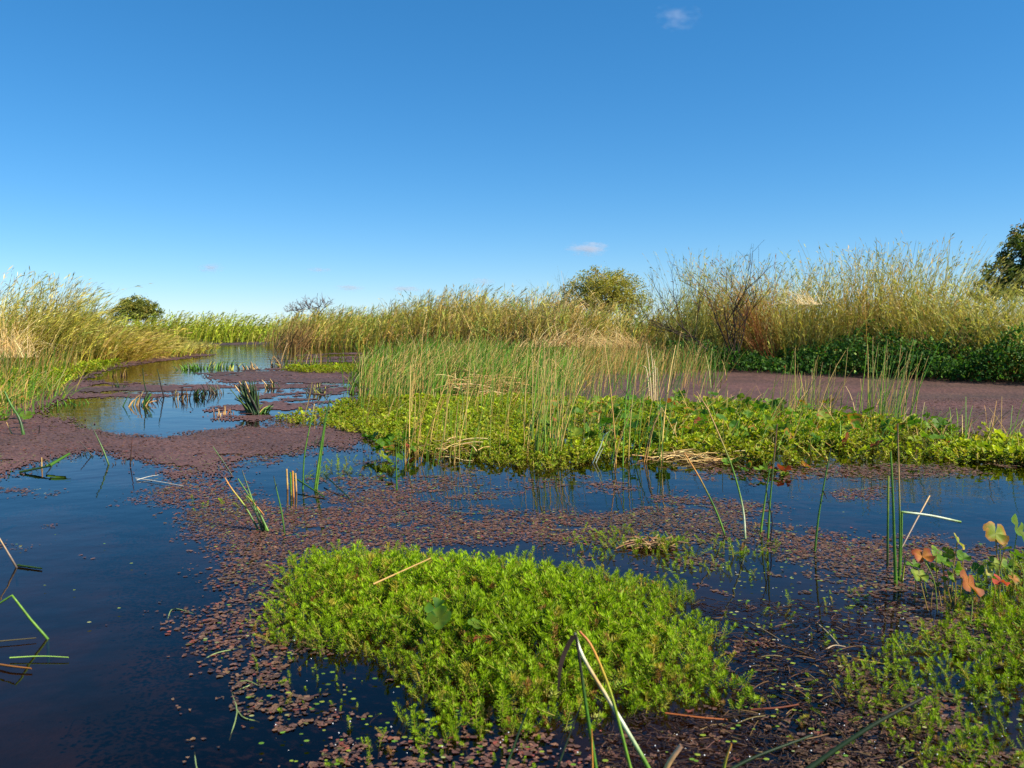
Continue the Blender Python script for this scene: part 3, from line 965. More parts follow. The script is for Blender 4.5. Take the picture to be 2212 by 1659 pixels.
# ------------------------------------------------------------------ milfoil: shoots
def shoot_arrays(h, nwh, rl, rnd, tipc, lowc, stemc, big=1.0, lw=0.0024, kl=(7, 11)):
    """one milfoil shoot: a stem with whorls of thin leaves, closing to a tuft at the tip"""
    V, Fc, Co = [], [], []
    off = 0
    bx, by = rnd.normal(0, 0.42, 2)
    ax = lambda t: np.array([bx * h * t * t, by * h * t * t, h * t])
    CL = np.array([[ax(t) for t in np.linspace(-0.25, 0.98, 4)]])
    v, f, c = tube(CL, np.array([[.0016, .0015, .0013, .0009]]) * big, np.array([stemc]), np.array([stemc * .6 + tipc * .4]), 3)
    V.append(v); Fc.append(np.concatenate([f[:, :3], f[:, [0, 2, 3]]])); Co.append(c); off += len(v)
    for w_ in range(nwh):
        t = 0.30 + 0.70 * (w_ / (nwh - 1)) ** .85
        k = kl[0] if w_ < nwh - 2 else kl[1]
        el = 0.05 + 0.75 * t ** 3 + rnd.normal(0, .08)
        ln = rl * (1.0 - 0.25 * t ** 4) * rnd.uniform(.85, 1.15)
        ph = rnd.uniform(0, 6.3)
        cc = lowc * (1 - t ** 1.5) + tipc * t ** 1.5
        for q in range(k):
            a = ph + q * 2 * math.pi / k + rnd.normal(0, .15)
            e0, e1 = el + rnd.normal(0, .18), el + 0.45 + rnd.normal(0, .15)
            d0 = np.array([math.cos(a) * math.cos(e0), math.sin(a) * math.cos(e0), math.sin(e0)])
            d1 = np.array([math.cos(a) * math.cos(e1), math.sin(a) * math.cos(e1), math.sin(e1)])
            s_ = np.array([-math.sin(a), math.cos(a), 0.25 * rnd.normal()])
            p0 = ax(t)
            p1 = p0 + d0 * ln * .5
            p2 = p1 + d1 * ln * .5
            hw = lw * big * rnd.uniform(.8, 1.3) / 2
            v = np.array([p0, p1 - s_ * hw, p1 + s_ * hw, p2])
            V.append(v); Fc.append(np.array([[0, 1, 2], [1, 3, 2]]) + off)
            cj = cc * rnd.uniform(.82, 1.2)
            Co.append(np.repeat(cj[None], 4, 0)); off += 4
    return np.concatenate(V), np.concatenate(Fc), np.concatenate(Co)


TIPC, LOWC, STC = lin(138, 168, 20), lin(100, 130, 19), lin(178, 156, 84)
rs = np.random.default_rng(3)
PROTO = []
for k_ in range(14):
    tc_, lc_ = TIPC * rs.uniform(.85, 1.15), LOWC * rs.uniform(.85, 1.15)
    if k_ == 6:
        tc_ = lin(170, 156, 56)
    if k_ == 9:
        tc_, lc_ = lin(150, 112, 60), lin(130, 100, 56)
    if k_ == 4:
        lc_ = lin(176, 164, 96)
    PROTO.append(shoot_arrays(rs.uniform(.038, .062), 7, rs.uniform(.0135, .0175), rs, tc_, lc_, STC, kl=(6, 9)))
PROTO_M = []
for v, f, c in PROTO:
    b = MB()
    b.add(v, f, c)
    PROTO_M.append(b.mesh('shoot', M_leaf, smooth=False))
# simpler shoots for the far mats
LOWP = [shoot_arrays(rs.uniform(.012, .034), int(rs.integers(3, 5)), rs.uniform(.009, .018), rs, [lin(166, 180, 42), lin(154, 168, 38), lin(172, 166, 54), lin(132, 156, 38)][q % 4] * rs.uniform(.7, 1.1), lin(140, 156, 38) * rs.uniform(.7, 1.1), STC, 1.6, rs.uniform(.0035, .0068), (3, 4)) for q in range(12)]


def scatter_poly(poly, spacing, jitter=0.5, yclip=None):
    w = np.array(wpoly(poly))
    x0, y0 = w.min(0)
    x1, y1 = w.max(0)
    x1, x0, y1 = min(x1, 9), max(x0, -9), min(y1, 22)
    xs, ys = np.meshgrid(np.arange(x0, x1, spacing), np.arange(y0, y1, spacing))
    xs = xs.ravel() + R.normal(0, spacing * jitter, xs.size)
    ys = ys.ravel() + R.normal(0, spacing * jitter, ys.size)
    wx = (fbm(xs * 7, ys * 7) - .5) * .22
    wy = (fbm(xs * 7 + 50, ys * 7) - .5) * .22
    k = inpoly(xs + wx, ys + wy, [tuple(q) for q in w])
    return xs[k], ys[k]


def merge_shoots(xs, ys, protos, scl, zoff=0.0, tilt=0.4, colmul=None):
    b = MB()
    which = R.integers(0, len(protos), len(xs))
    for j, (v, f, c) in enumerate(protos):
        sel = np.where(which == j)[0]
        n = len(sel)
        if not n:
            continue
        a = R.random(n) * 6.3
        s = scl[sel] if np.ndim(scl) else np.full(n, scl)
        tx, ty = R.normal(0, tilt, n), R.normal(0, tilt, n)
        x = v[None, :, 0] * np.cos(a)[:, None] - v[None, :, 1] * np.sin(a)[:, None]
        y = v[None, :, 0] * np.sin(a)[:, None] + v[None, :, 1] * np.cos(a)[:, None]
        z = np.repeat(v[None, :, 2], n, 0)
        x, y = x + z * tx[:, None], y + z * ty[:, None]
        zo = zoff[sel] if np.ndim(zoff) else np.full(n, zoff)
        V = np.stack([xs[sel][:, None] + x * s[:, None], ys[sel][:, None] + y * s[:, None], zo[:, None] + z * s[:, None]], -1)
        Fc = (f[None] + (np.arange(n) * len(v))[:, None, None]).reshape(-1, 3)
        cm = np.ones(n) if colmul is None else colmul[sel]
        b.add(V.reshape(-1, 3), Fc, (c[None] * (cm * R.uniform(.85, 1.12, n))[:, None, None]).reshape(-1, 3))
    return b


def milfoil_patch(name, label, poly, spacing, scale, nmax, group='milfoil patches', holes=0.0, zoff=-0.012, order_px=None):
    xs, ys = scatter_poly(poly, spacing)
    if holes > 0:
        hn = fbm(xs * 9 + 3, ys * 9, 3)
        k = (hn > holes + (.06 if spacing > .03 else 0)) | (R.random(len(xs)) < (.03 if spacing > .03 else .1))
        xs, ys = xs[k], ys[k]
    w = wpoly(poly)
    de = segdist(xs, ys, w + [w[0]])
    env = .55 + .5 * np.clip(de / .2, 0, 1) * (.2 + 1.5 * fbm(xs * 8, ys * 8 + 11, 3))
    scl = scale * env * R.uniform(.55, 1.25, len(xs))
    c = (float(xs.mean()), float(ys.mean()), 0.0)
    root = empty(name, c)
    px, py = proj(np.stack([xs, ys, np.full(len(xs), .05)], -1))
    vis = (px > 5) & (px < VW - 5) & (py > 5) & (py < VH - 5)
    # the shoots that show largest: nearest ones in view
    o_ = np.argsort(np.where(vis, ys, 99))
    near = o_[:nmax]
    rest = o_[nmax:]
    for q in near:
        o = bpy.data.objects.new('shoot', PROTO_M[R.integers(0, len(PROTO_M))])
        C.objects.link(o)
        o.parent = root
        o.location = (xs[q] - c[0], ys[q] - c[1], zoff)
        o.rotation_euler = (R.normal(0, .38), R.normal(0, .38), R.random() * 6.3)
        s = float(scl[q])
        o.scale = (s, s, s)
    if len(rest):
        b = merge_shoots(xs[rest], ys[rest], PROTO, scl[rest], zoff, .4, .7 + .6 * fbm(xs[rest] * 5, ys[rest] * 5 + 3, 3))
        b.build('shoots', M_leaf, root, smooth=False, loc=c)['kind'] = 'stuff'
    return tag(root, label, 'milfoil', group)


FGP = [(585, 1260), (620, 1222), (700, 1205), (860, 1200), (1000, 1208), (1080, 1225), (1200, 1230), (1400, 1255), (1470, 1300), (1540, 1360), (1600, 1430), (1620, 1475), (1580, 1530), (1480, 1545), (1380, 1545), (1260, 1590), (1120, 1610), (980, 1600), (900, 1560), (890, 1500), (800, 1450), (720, 1425), (620, 1410), (585, 1380), (560, 1330)]
milfoil_patch('milfoil_patch', 'big bright green feathery milfoil patch in the middle of the foreground', FGP, .0168, 1.05, 300)
RTPoly = [(2030, 1300), (2080, 1250), (2150, 1225), (2240, 1215), (2500, 1210), (2500, 1560), (2330, 1570), (2212, 1560), (2120, 1530), (2050, 1480), (2000, 1420), (2000, 1360)]
milfoil_patch('milfoil_patch', 'green milfoil patch under the nardoo leaves at the right edge', RTPoly, .019, .9, 240, holes=.30)
SPARSE = [
    ('sparse milfoil sprigs in the shaded mud of the lower right corner', [(1900, 1380), (2000, 1340), (2060, 1480), (2140, 1560), (2300, 1580), (2300, 1800), (1950, 1800), (1900, 1600), (1860, 1480)], .0165, .70, 280, .27),
    ('straggling milfoil around the leaning rushes right of centre', [(1240, 1160), (1330, 1140), (1420, 1150), (1540, 1165), (1680, 1175), (1720, 1215), (1640, 1250), (1500, 1235), (1360, 1215), (1240, 1200)], .025, .7, 140, .42),
    ('few milfoil sprigs standing in the azolla left of centre', [(380, 1085), (470, 1075), (560, 1085), (540, 1110), (470, 1115), (400, 1112)], .05, .7, 40, .42),
    ('scattered milfoil sprigs in the azolla along the lower left of the patch', [(480, 1330), (600, 1300), (740, 1430), (900, 1520), (1010, 1610), (1200, 1640), (1200, 1760), (500, 1760), (560, 1560), (480, 1400)], .034, .5, 130, .47),
    ('milfoil sprigs in the dark channel between the two foreground patches', [(1560, 1250), (1740, 1230), (1900, 1290), (1880, 1420), (1900, 1650), (1560, 1650), (1660, 1440), (1600, 1340)], .036, .55, 90, .47),
    ('milfoil sprigs among the cut rush stubs left of the island', [(640, 1010), (760, 985), (860, 1000), (900, 1030), (760, 1035), (650, 1040)], .05, .7, 50, .42),
]
for lab, pl, sp, scl_, nm, ho in SPARSE:
    milfoil_patch('milfoil_sprigs', lab, pl, sp, scl_, nm, 'milfoil sprigs', ho, zoff=-.008)

# yellow green low mats farther out
MATS = [
    ('milfoil_mat', 'low yellow green mat covering the left half of the rush island', [(590, 908), (620, 896), (700, 888), (740, 870), (800, 866), (960, 862), (1150, 858), (1260, 872), (1270, 1000), (1200, 1018), (1100, 1010), (1050, 1000), (980, 992), (900, 975), (840, 960), (790, 945), (700, 920), (620, 916)], .032, 1.15, 5.0),
    ('milfoil_mat', 'thin green strip of weed on the far red mat', [(605, 800), (650, 795), (762, 793), (800, 800), (790, 808), (650, 806)], .05, 1.6, 0),
    ('milfoil_mat', 'bright green weed along the left bank below the reeds', [(-300, 830), (0, 806), (100, 800), (170, 792), (240, 786), (262, 791), (200, 806), (160, 822), (120, 842), (70, 862), (0, 875), (-300, 900)], .075, 2.2, 0),
    ('creeping_weed', 'green creeping weed covering the right half of the rush island', [(1240, 872), (1540, 876), (1700, 890), (1850, 905), (2050, 930), (2212, 958), (2500, 975), (2500, 1008), (2212, 1004), (1850, 998), (1700, 1005), (1600, 996), (1450, 985), (1240, 1002)], .034, 1.6, 0),
]
for nm, lab, pl, sp, s_, ho in MATS:
    xs, ys = scatter_poly(pl, sp)
    hn = fbm(xs * 2.2 + 5, ys * 2.2, 4)
    k = (hn > (.40 if nm == 'milfoil_mat' else .50)) | (R.random(len(xs)) < .22)
    xs, ys = xs[k], ys[k]
    b = merge_shoots(xs, ys, LOWP, s_ * R.uniform(.6, 1.5, len(xs)) * (.6 + .8 * fbm(xs * 3, ys * 3, 3)), -.004, .5, .78 + .6 * fbm(xs * 1.7 + 8, ys * 1.7, 3))
    tag(b.build(nm, M_leaf, smooth=False), lab, 'weed', 'low green mats', 'stuff')


# ------------------------------------------------------------------ rushes and grass
RG = [lin(74, 118, 32), lin(98, 146, 38), lin(124, 158, 46), lin(210, 172, 98), lin(172, 130, 64)]


def rush_points(poly, dens, nmax=99999):
    w = np.array(wpoly(poly))
    x0, y0 = w.min(0)
    x1, y1 = w.max(0)
    n = int((x1 - x0) * (y1 - y0) * dens)
    xs, ys = R.uniform(x0, x1, n), R.uniform(y0, y1, n)
    k = inpoly(xs + (fbm(xs * 3, ys * 3) - .5) * .5, ys + (fbm(xs * 3 + 9, ys * 3) - .5) * .4, [tuple(q) for q in w])
    return xs[k], ys[k]


def rush_stem_mesh(h, r, lean, bend, col0, col1, k=6, m=4):
    CL = curves(np.zeros((1, 3)), np.array([h]), np.array([0.]), np.array([lean]), np.array([bend]), k)
    CL[0, 0, 2] -= .04
    rad = np.linspace(r, r * .35, k)[None]
    b = MB()
    b.add(*tube(CL, rad, col0[None], col1[None], m))
    return b.mesh('stem', M_stem)


RUSH_M = []
for k_ in range(16):
    c0 = RG[int(rs.choice([0, 0, 1, 1, 2, 3, 4]))]
    c1 = TAN if rs.random() < .45 else c0 * 1.2
    RUSH_M.append(rush_stem_mesh(1.0, .0048, abs(rs.normal(.06, .07)), rs.normal(.2, .16), c0 * rs.uniform(.85, 1.15), np.array(c1)))


def rush_bed(name, label, poly, dens, hmin, hmax, nmax, az0=0.1, group='rush beds', lean0=.12, bend0=.35, tan=.35, wid=.006, hn=0.3):
    xs, ys = rush_points(poly, dens)
    k = fbm(xs * 1.8 + 20, ys * 1.8, 3) > hn
    xs, ys = xs[k], ys[k]
    n = len(xs)
    H = R.uniform(hmin * .75, hmax, n) * (.5 + 1.0 * fbm(xs * 2.8, ys * 2.8, 3))
    c = (float(xs.mean()), float(ys.mean()), 0.)
    root = empty(name, c)
    px, _ = proj(np.stack([xs, ys, np.zeros(n)], -1))
    o_ = np.argsort(np.where((px > 0) & (px < VW), ys, 99))
    for q in o_[:nmax]:
        o = bpy.data.objects.new('stem', RUSH_M[R.integers(0, len(RUSH_M))])
        C.objects.link(o)
        o.parent = root
        o.location = (xs[q] - c[0], ys[q] - c[1], 0)
        o.rotation_euler = (0, 0, az0 + R.normal(0, .9))
        s = float(H[q])
        wv = float(R.uniform(.6, .95))
        o.scale = (s, s if s < wv else wv, s)
        o.scale = (min(s * 1.3, .9), min(s * 1.3, .9), s)
    rest = o_[nmax:]
    m = len(rest)
    if m:
        base = np.stack([xs[rest], ys[rest], np.full(m, -.02)], -1)
        CL = curves(base, H[rest], az0 + R.normal(0, 1.1, m), np.abs(R.normal(lean0, .16, m)), R.normal(bend0, .3, m), 5)
        a = R.random(m) * 6.3
        side = np.stack([np.ones(m), .3 * np.sin(a), np.zeros(m)], -1)
        tn = R.random(m) < tan
        c0 = np.where(tn[:, None], pick(m, RG[3:], [2, 1]), pick(m, RG[:3], [2, 3, 2]))
        c1 = np.where((R.random(m) < .26)[:, None], pick(m, [TAN, STRAW], [2, 1]), c0)
        b = MB()
        b.add(*strip(CL, side, wid * R.uniform(.6, 1.3, (m, 1)) * (1 - .6 * np.linspace(0, 1, 5)[None]), c0, c1))
        b.build('stems', M_reed, root, loc=c)['kind'] = 'stuff'
    return tag(root, label, 'rushes', group)


rush_bed('rush_bed', 'dense green and tan rushes standing behind the yellow green mat', [(752, 852), (765, 815), (800, 785), (900, 772), (1050, 768), (1250, 776), (1250, 800), (1235, 850), (1150, 866), (1000, 864), (850, 868)], 300, .24, .48, 150, wid=.009, tan=.10, lean0=.26, bend0=.65)
rush_bed('rush_bed', 'thin rushes growing out of the red pool behind the island', [(1230, 800), (1330, 796), (1560, 800), (1560, 868), (1380, 872), (1230, 868)], 60, .26, .48, 110, tan=.5)
rush_bed('rush_bed', 'straggly tan and green grass right of the pool gap', [(1230, 778), (1400, 790), (1520, 796), (1540, 806), (1380, 812), (1230, 806)], 260, .3, .5, 0, tan=.55)
rush_bed('rush_clump', 'upright dark green rushes at the front edge of the island', [(1130, 985), (1150, 960), (1225, 965), (1230, 990), (1180, 1002)], 330, .36, .58, 60, lean0=.03, bend0=.08, tan=.12, group='rush clumps on the island')
rush_bed('rush_clump', 'row of tall thin rushes before the nardoo leaves', [(1290, 985), (1310, 960), (1420, 965), (1440, 1000), (1380, 1012), (1300, 1005)], 130, .38, .62, 60, lean0=.03, bend0=.08, tan=.2, group='rush clumps on the island')
rush_bed('rush_clump', 'leaning rush clump with tan litter at the left front of the island', [(850, 1000), (880, 965), (1000, 958), (1050, 985), (1020, 1006), (920, 1015)], 210, .22, .42, 90, lean0=.35, bend0=.35, tan=.42, group='rush clumps on the island')
rush_bed('rush_clump', 'dark rush stems at the left end of the dense rushes', [(770, 880), (790, 862), (850, 862), (862, 878), (820, 890)], 160, .30, .46, 50, lean0=.1, bend0=.2, tan=.2, group='rush clumps on the island')
rush_bed('rush_clump', 'tan and green rushes standing behind the right nardoo leaves', [(1640, 905), (1680, 890), (1780, 900), (1800, 915), (1720, 925)], 260, .25, .45, 50, tan=.55, group='rush clumps on the island')
rush_bed('rush_clump', 'rush clump standing before the leafy waterweed on the right', [(1830, 915), (1860, 895), (1990, 915), (2000, 930), (1900, 932)], 300, .3, .5, 60, lean0=.05, bend0=.12, tan=.5, group='rush clumps on the island')
rush_bed('grass_edge', 'rough green grass leaning over the mud at the left edge', [(-250, 900), (-60, 850), (60, 838), (120, 842), (150, 862), (120, 890), (40, 905), (-250, 960)], 300, .16, .32, 60, lean0=.35, bend0=.6, tan=.25, wid=.008, group='bank grass')
rush_bed('grass_edge', 'dry stalks in the bright weed at the foot of the left reeds', [(-300, 835), (0, 805), (130, 792), (170, 800), (100, 825), (0, 842), (-300, 880)], 130, .2, .45, 0, lean0=.12, bend0=.3, tan=.5, wid=.009, group='bank grass')
rush_bed('grass_edge', 'short grass blades among the creeping weed on the island', [(1240, 985), (1450, 975), (1700, 990), (1850, 985), (2100, 985), (2212, 995), (2400, 995), (2400, 975), (2050, 935), (1850, 912), (1540, 885), (1240, 880)], 190, .08, .27, 0, lean0=.3, bend0=.6, tan=.3, wid=.005, group='bank grass')
rush_bed('grass_edge', 'scattered green and straw blades through the yellow green mat', [(620, 905), (760, 868), (1000, 862), (1250, 868), (1260, 1000), (1100, 1008), (900, 980), (800, 950), (680, 918)], 26, .10, .30, 40, lean0=.3, bend0=.5, tan=.42, wid=.006, group='bank grass')
rush_bed('bent_straws', 'bent straw stalks leaning every way through the dense rushes', [(770, 850), (830, 800), (1000, 790), (1240, 790), (1300, 840), (1240, 866), (1000, 866), (850, 870)], 40, .3, .62, 60, lean0=.55, bend0=.7, tan=1.0, wid=.009, group='rush beds')
rush_bed('rush_clump', 'ragged rushes and straw between the two halves of the island', [(1000, 985), (1010, 900), (1060, 862), (1200, 862), (1270, 880), (1300, 950), (1250, 1000), (1100, 1000)], 62, .18, .46, 120, lean0=.2, bend0=.35, tan=.45, wid=.006, group='rush clumps on the island')
rush_bed('grass_edge', 'wispy grass standing on the far red mat', [(585, 790), (620, 782), (700, 780), (760, 785), (740, 795), (640, 798)], 18, .2, .42, 0, lean0=.15, bend0=.4, tan=.4, wid=.012, group='bank grass')

# ------------------------------------------------------------------ straw litter heaps on the island
def litter(name, label, px, py, wpx, dpx, n, lpx, hz, pal, w, rad=.0022):
    x = px + R.normal(0, wpx * .4, n)
    y = py + R.normal(0, dpx * .4, n)
    p = G(x, y)
    p[:, 2] = np.abs(R.normal(0, hz, n)) + .004
    L = lpx * p[:, 1] / F * R.uniform(.4, 1.2, n)
    a = R.normal(0, .8, n) + (R.random(n) < .4) * R.uniform(0, 3, n)
    e = R.normal(0, .22, n)
    D = np.stack([np.cos(a) * np.cos(e), np.sin(a) * np.cos(e), np.sin(e)], -1)
    CL = p[:, None] + D[:, None] * (np.linspace(-.5, .5, 4)[None, :, None] * L[:, None, None])
    CL[..., 2] += np.linspace(-1, 1, 4)[None] ** 2 * (-L * .06)[:, None]
    CL[..., 2] = np.maximum(CL[..., 2], .003)
    root = empty(name, tuple(float(q) for q in G(px, py)))
    b = MB()
    c = pick(n, pal, w)
    b.add(*tube(CL, np.full((n, 4), rad) * R.uniform(.6, 1.3, (n, 1)), c, c, 3))
    b.build('straws', M_straw, root, loc=root.location)['kind'] = 'stuff'
    return tag(root, label, 'straw', 'straw litter')


litter('straw_litter', 'tan straw litter collapsed on the island right of the bent reed', 1500, 990, 120, 14, 100, 70, .016, SP, [4, 3, 3, 2])
litter('straw_litter', 'brown thatch lying at the foot of the dense rushes', 1050, 852, 90, 14, 260, 60, .09, SP, [2, 4, 3, 3], .0032)
litter('straw_litter', 'wet straw washed up among the milfoil right of centre', 1400, 1180, 60, 10, 60, 75, .008, [lin(170, 140, 100), lin(130, 96, 66)], [2, 2])
litter('straw_litter', 'dead brown twigs tangled in the mud at the lower right', 1780, 1520, 300, 150, 80, 60, .005, [lin(120, 92, 62), lin(90, 66, 50), lin(150, 128, 88)], [3, 3, 1], .0009)
litter('straw_litter', 'crossed dry stalks at the left front of the island', 980, 985, 60, 14, 46, 60, .04, SP, [2, 3, 3, 2])


# ------------------------------------------------------------------ nardoo
def leaflet_arrays(size, fold, ang, rnd, col, edge):
    """fan shaped leaflet from the origin outwards along +x, turned by ang"""
    k = 7
    V = [np.zeros(3)]
    Cc = [col * .95]
    for ring, rr in ((0, .55), (1, 1.0)):
        for q in range(k):
            f_ = (q / (k - 1) - .5) * 2
            a = f_ * .78
            r_ = size * rr * (1 - .16 * abs(f_) ** 3 + (.03 * rnd.normal() if ring else 0))
            x, y = r_ * math.cos(a), r_ * math.sin(a)
            z = abs(y) * fold + .12 * size * rr * rr * math.sin(f_ * 3 + ang)
            V.append(np.array([x, y, z]))
            Cc.append(col if not ring else edge)
    F_ = [[0, 1 + q, 2 + q] for q in range(k - 1)]
    F_ += [t for q in range(k - 1) for t in ([1 + q, 1 + k + q, 2 + k + q], [1 + q, 2 + k + q, 2 + q])]
    V = np.array(V)
    c_, s_ = math.cos(ang), math.sin(ang)
    V = np.stack([V[:, 0] * c_ - V[:, 1] * s_, V[:, 0] * s_ + V[:, 1] * c_, V[:, 2]], 1)
    return V, np.array(F_), np.array(Cc)


from mathutils import Matrix, Euler


def nardoo(label, leaf, size, base, col, edge, tilt, spin, up=.25, nl=4):
    lp, bp = leaf, base
    Yb = G(*bp)[1]
    B = G(*bp)
    T = at(lp[0], lp[1], Yb + R.uniform(-.02, .02))
    s = size * .39 * Yb / F
    root = empty('nardoo_plant', tuple(float(q) for q in B))
    b = MB()
    mid = (B + T) / 2 + np.array([R.normal(0, .006), R.normal(0, .006), .004])
    pc = lin(150, 128, 66) if R.random() < .5 else lin(120, 140, 60)
    b.add(*tube(bspline([B - [0, 0, .02], mid, T], 8)[None], np.full((1, 8), .0013), pc[None], pc[None], 5))
    b.build('petiole', M_stem, root, loc=B)
    E_ = Euler((tilt[0], tilt[1], spin)).to_matrix()
    E_ = np.array(E_)
    for q in range(nl):
        cc = np.array(col) * R.uniform(.85, 1.15)
        v, f, c = leaflet_arrays(s, up + R.normal(0, .08), q * math.pi / 2 + R.normal(0, .12), R, cc, np.array(edge))
        rad_ = np.hypot(v[:, 0], v[:, 1])
        v[:, 2] += rad_ * (.25 + R.normal(0, .2)) - rad_ ** 2 / s * R.uniform(-.1, .45)
        b = MB()
        b.add(v @ E_.T + T, f, c)
        b.build('leaflet', M_nardoo, root, loc=B)
    return tag(root, label, 'nardoo', 'nardoo plants in the right foreground')


NG, NY, NO, NR = lin(88, 126, 32), lin(136, 152, 48), lin(180, 116, 50), lin(150, 66, 46)
OLVN = lin(92, 112, 32)
nardoo('orange nardoo leaf beside the thick rush stems', (1992, 1202), 58, (2026, 1318), NO, NR, (.75, -.2), .3)
nardoo('upright green nardoo leaf on a hooked stalk', (2068, 1170), 52, (2054, 1300), NY, lin(190, 170, 80), (.9, .3), .9)
nardoo('broad green nardoo leaf in the middle of the cluster', (2034, 1212), 62, (2040, 1310), NG, NG, (.45, .1), .2)
nardoo('lower light green nardoo leaf leaning out of the cluster', (2062, 1232), 54, (2062, 1315), NG, NY, (.8, .2), 1.3)
nardoo('yellow green nardoo leaf low at the left of the cluster', (1985, 1243), 50, (2010, 1320), NY, NG, (.7, -.3), .5)
nardoo('large brownish orange nardoo leaf facing the water', (2092, 1262), 84, (2096, 1345), lin(168, 104, 50), lin(140, 74, 42), (.95, .1), .7, .15)
nardoo('small pale yellow nardoo leaf among the milfoil', (2134, 1232), 40, (2138, 1310), lin(200, 184, 100), NY, (.8, 0), .8)
nardoo('bright red nardoo leaf with drooping leaflets', (2160, 1256), 48, (2165, 1320), NR, lin(200, 80, 60), (.3, .4), .4)
nardoo('tall green nardoo leaf near the right edge over open water', (2150, 1152), 72, (2162, 1300), NY, lin(176, 120, 60), (1.0, -.2), .2)
nardoo('olive nardoo leaf at the right edge, highest of all', (2198, 1142), 78, (2190, 1290), OLVN, NG, (1.1, .2), .6)
nardoo('small brown green nardoo leaf below the tall pair', (2160, 1170), 40, (2176, 1300), OLVN, lin(150, 120, 60), (.6, .3), .1)

SMALL = [
    (1972, 1222, 34, NG, 'small green nardoo leaf at the far left of the right cluster'), (2008, 1226, 38, OLVN, 'olive nardoo leaf tucked below the orange one'), (2022, 1190, 30, NG, 'small green nardoo leaf beside the orange one'),
    (2046, 1196, 34, NY, 'yellow green nardoo leaf behind the broad green one'), (2080, 1206, 36, NG, 'green nardoo leaf under the upright hooked one'), (2050, 1250, 36, NG, 'green nardoo leaf low in front of the cluster'),
    (2074, 1240, 30, OLVN, 'dull olive nardoo leaf left of the big orange brown one'), (2112, 1228, 34, NG, 'green nardoo leaf just above the big orange brown one'), (2120, 1262, 30, lin(84, 122, 36), 'dark green nardoo leaf right of the big orange brown one'),
    (2148, 1216, 34, NY, 'light nardoo leaf between the pale yellow and red ones'), (2176, 1222, 36, NG, 'green nardoo leaf near the right edge above the red one'), (2196, 1200, 40, NG, 'green nardoo leaf at the right edge below the olive one'),
    (2190, 1250, 34, lin(170, 110, 50), 'brownish nardoo leaf at the right edge beside the red one'), (2020, 1262, 28, NG, 'tiny green nardoo leaf at the foot of the cluster'), (2170, 1186, 34, OLVN, 'olive nardoo leaf half hidden under the tall pair'),
]
for lx, ly, sz_, cc_, lab in SMALL:
    nardoo(lab, (lx, ly), sz_ * 1.15, (lx + R.uniform(-12, 20), max(ly + 45, 1290 + R.uniform(0, 30))), cc_, [NG, NY, OLVN][R.integers(0, 3)], (R.normal(.7, .35), R.normal(0, .35)), R.uniform(0, 1.5))

# nardoo leaves over the right half of the island
NMESH = []
for k_ in range(14):
    col, ed = [(NG, NG), (NG, NY), (lin(72, 116, 34), NG), (NY, NG), (lin(84, 126, 36), NY), (OLVN, NG), (NG, NO), (NY, NY), (lin(60, 100, 36), NG), (NG, NG), (lin(120, 150, 44), NG), (NO, NR), (NR, NR), (lin(150, 96, 50), NR)][k_]
    b = MB()
    for q in range(4):
        v, f, c = leaflet_arrays(1.0, .2 + rs.normal(0, .1), q * math.pi / 2 + rs.normal(0, .15), rs, np.array(col) * rs.uniform(.85, 1.15), np.array(ed))
        v[:, 2] += np.hypot(v[:, 0], v[:, 1]) * rs.uniform(.05, .5)
        b.add(v, f, c)
    CLp = bspline([np.array([0, 0, 0.]), np.array([rs.normal(0, .2), rs.normal(0, .2), -1.5]), np.array([rs.normal(0, .6), rs.normal(0, .6), -3.4])], 4)[None]
    pc = lin(140, 130, 60)[None]
    b.add(*tube(CLp, np.full((1, 4), .035), pc, pc, 3))
    NMESH.append(b.mesh('leaf', M_nardoo))
NB = [
    ('nardoo_bed', 'nardoo leaves crowding the right half of the island', [(1170, 990), (1180, 900), (1300, 885), (1540, 880), (1700, 893), (1850, 912), (2000, 935), (2090, 955), (2040, 980), (1850, 990), (1700, 1000), (1560, 985), (1420, 975), (1300, 985)], 300, .036, (.04, .14), [10] * 11 + [1.0, .3, 1.4]),
    ('nardoo_bed', 'green and red nardoo leaves at the left front corner of the island', [(790, 975), (830, 955), (900, 960), (900, 1000), (840, 1012), (800, 1000)], 26, .032, (.01, .09), [6] * 11 + [1.5, 2, 2]),
    ('nardoo_bed', 'nardoo leaves at the water line in the left margin', [(-200, 940), (-100, 880), (20, 865), (60, 890), (70, 925), (0, 940)], 60, .034, (.03, .13), [10] * 11 + [.3, .2, .3]),
    ('nardoo_bed', 'floating nardoo leaves in front of the straw litter', [(1560, 1000), (1720, 1005), (1800, 1012), (1720, 1035), (1600, 1030)], 16, .03, (.004, .03), [6] * 11 + [4, 5, 3]),
    ('nardoo_bed', 'lone nardoo leaves poking out of the foreground milfoil', [(820, 1380), (1000, 1360), (1040, 1430), (860, 1440)], 4, .024, (.055, .07), [10] * 11 + [0, 0, 0]),
]
